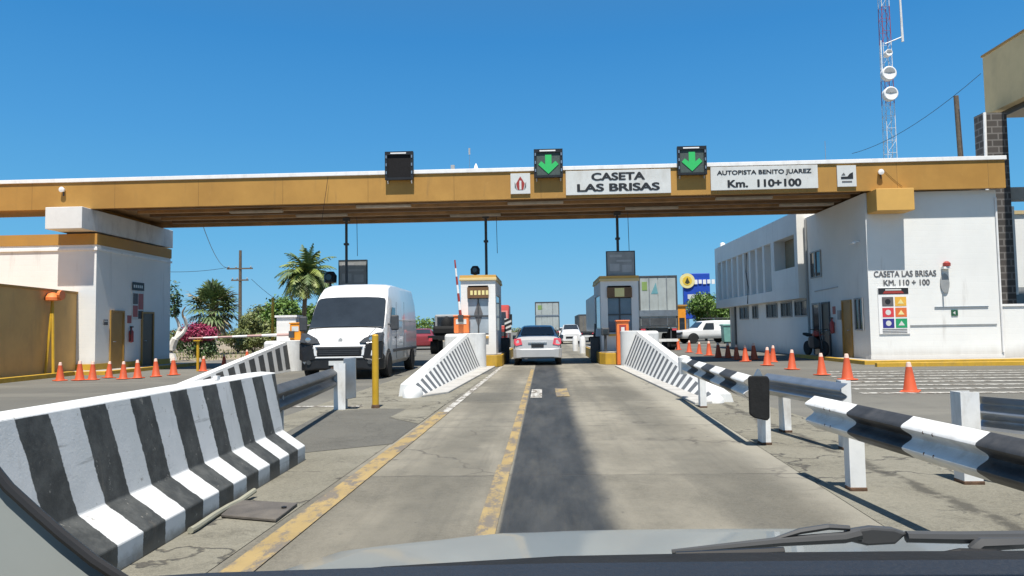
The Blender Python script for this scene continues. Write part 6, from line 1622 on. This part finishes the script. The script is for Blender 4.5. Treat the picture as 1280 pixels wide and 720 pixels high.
# ------------------------------------------------------------------ the car the photograph was taken from
oc = thing('camera_car', 'silver hood, wiper and dashboard of the car we look out from', 'car', (0.42, 1.4, 0))
HX = 0.42
b = MB(); nx, ny = 24, 16; vs = []; fs = []
for j in range(ny + 1):
    y = 0.80 + 1.25 * j / ny
    for i in range(nx + 1):
        u = -1 + 2 * i / nx; hw = 0.93 - 0.05 * (j / ny) ** 2
        z = 1.015 - 0.19 * (y - 0.80) - 0.035 * abs(u) ** 2.6 - 0.02 * max(0, (abs(u) - 0.45)) 
        if y > 1.75: z -= 0.9 * (y - 1.75) ** 2
        z += 0.006 * math.exp(-((abs(u) - 0.62) / 0.05) ** 2)
        vs.append((HX + u * hw, y, z))
for j in range(ny):
    for i in range(nx):
        a = j * (nx + 1) + i; fs.append((a, a + 1, a + nx + 2, a + nx + 1))
b.add(vs, fs)
hd = b.build('hood', M['hood'], oc, True)
sl = hd.modifiers.new('solid', 'SOLIDIFY'); sl.thickness = 0.02; sl.offset = -1
# cowl and dashboard
b = MB(); rings = []
for px, py, hh in ((300, 726, 6), (480, 708, 9), (700, 695, 14), (900, 691, 16), (1120, 689, 16), (1350, 688, 16)):
    p = P(px, py, 0.74); q = P(px, py + hh + 6, 0.66); rings.append([p, q, q - Vector((0, 0, 0.05)), p - Vector((0, 0, 0.08))])
b.loft(rings).build('cowl', M['rubber'], oc)
dash = [P(-60, 735, 0.5), P(260, 716, 0.5), P(480, 709, 0.5), P(700, 704, 0.5), P(1000, 701, 0.5), P(1340, 699, 0.5)]
b = MB(); rings = []
for p in dash: rings.append([Vector((p.x * 0.2 / 0.5, 0.2, p.z - 0.02)), Vector((p.x, 0.5, p.z)), Vector((p.x * 1.1, 0.56, p.z - 0.03)), Vector((p.x, 0.5, 0.6)), Vector((p.x * 0.2 / 0.5, 0.2, 0.6))])
b.loft(rings).build('dashboard', M['dash'], oc, True)
# A-pillar base with its rubber seal
cur = [P(-70, 480, 0.62), P(-22, 566, 0.62), P(12, 608, 0.62), P(45, 638, 0.62), P(78, 667, 0.62), P(118, 699, 0.62), P(170, 733, 0.62)]
b = MB(); rings = [[p, p + Vector((-0.10, 0.05, -0.02)), p + Vector((-0.55, 0.05, -0.25)), p + Vector((-0.45, -0.08, -0.25))] for p in cur]
b.loft(rings).build('pillar_trim', M['interior'], oc, True)
MB().tube([p + Vector((0.002, -0.004, 0)) for p in cur], 0.0048, 8).build('door_seal', M['black'], oc, True)
MB().prism([(HX - 0.92, 0.30, 1.52), (HX - 0.80, 0.30, 1.60), (HX + 0.80, 0.30, 1.60), (HX + 0.92, 0.30, 1.52)], (0, -2.4, 0.0)).build('roof', M['hood'], oc, bevel=0.02)  # car roof out of view, added to shade the dashboard
MB().box(HX - 0.93, HX - 0.86, -2.1, 0.1, 0.35, 0.98).build('door', M['hood'], oc); MB().box(HX + 0.86, HX + 0.93, -2.1, 0.1, 0.35, 0.98).build('door', M['hood'], oc)
# wiper
wy = 0.86
wpts = [P(840, 690, wy), P(905, 684, wy), P(975, 677, wy), P(1055, 672, wy), P(1075, 667, wy)]
b = MB(); b.tube(wpts, [0.003, 0.0045, 0.0055, 0.0065, 0.007], 8)
wb = b.build('wiper_arm', M['dgrey'], oc, True)
pb = [P(1058, 664, wy), P(1090, 659, wy), P(1118, 661, wy), P(1136, 667, wy), P(1120, 681, wy), P(1085, 683, wy), P(1060, 677, wy)]
MB().prism(pb, (0, 0.012, 0)).build('wiper_joint', M['dgrey'], wb, bevel=0.003)
MB().tube([P(1133, 671, wy), P(1200, 672, wy), P(1290, 671, wy)], [0.0065, 0.007, 0.007], 8).build('wiper_arm', M['dgrey'], oc, True)
MB().tube([P(968, 674, wy), P(1000, 664, wy), P(1035, 658.5, wy), P(1062, 660, wy)], [0.002, 0.0035, 0.0035, 0.003], 6).build('washer_tube', M['dgrey'], wb)
MB().tube([P(845, 694, wy - 0.02), P(980, 688, wy - 0.02)], 0.004, 6).build('blade', M['black'], wb)
MB().tube([P(1215, 688, wy - 0.01), P(1225, 680, wy - 0.01), P(1290, 678, wy - 0.01)], [0.006, 0.008, 0.006], 6).build('second_wiper_tip', M['dgrey'], oc, True)
MB().tube([P(1170, 694, wy - 0.02), P(1200, 688, wy - 0.02), P(1245, 689, wy - 0.02), P(1275, 697, wy - 0.02)], 0.0025, 6).build('washer_hose', M['black'], oc)
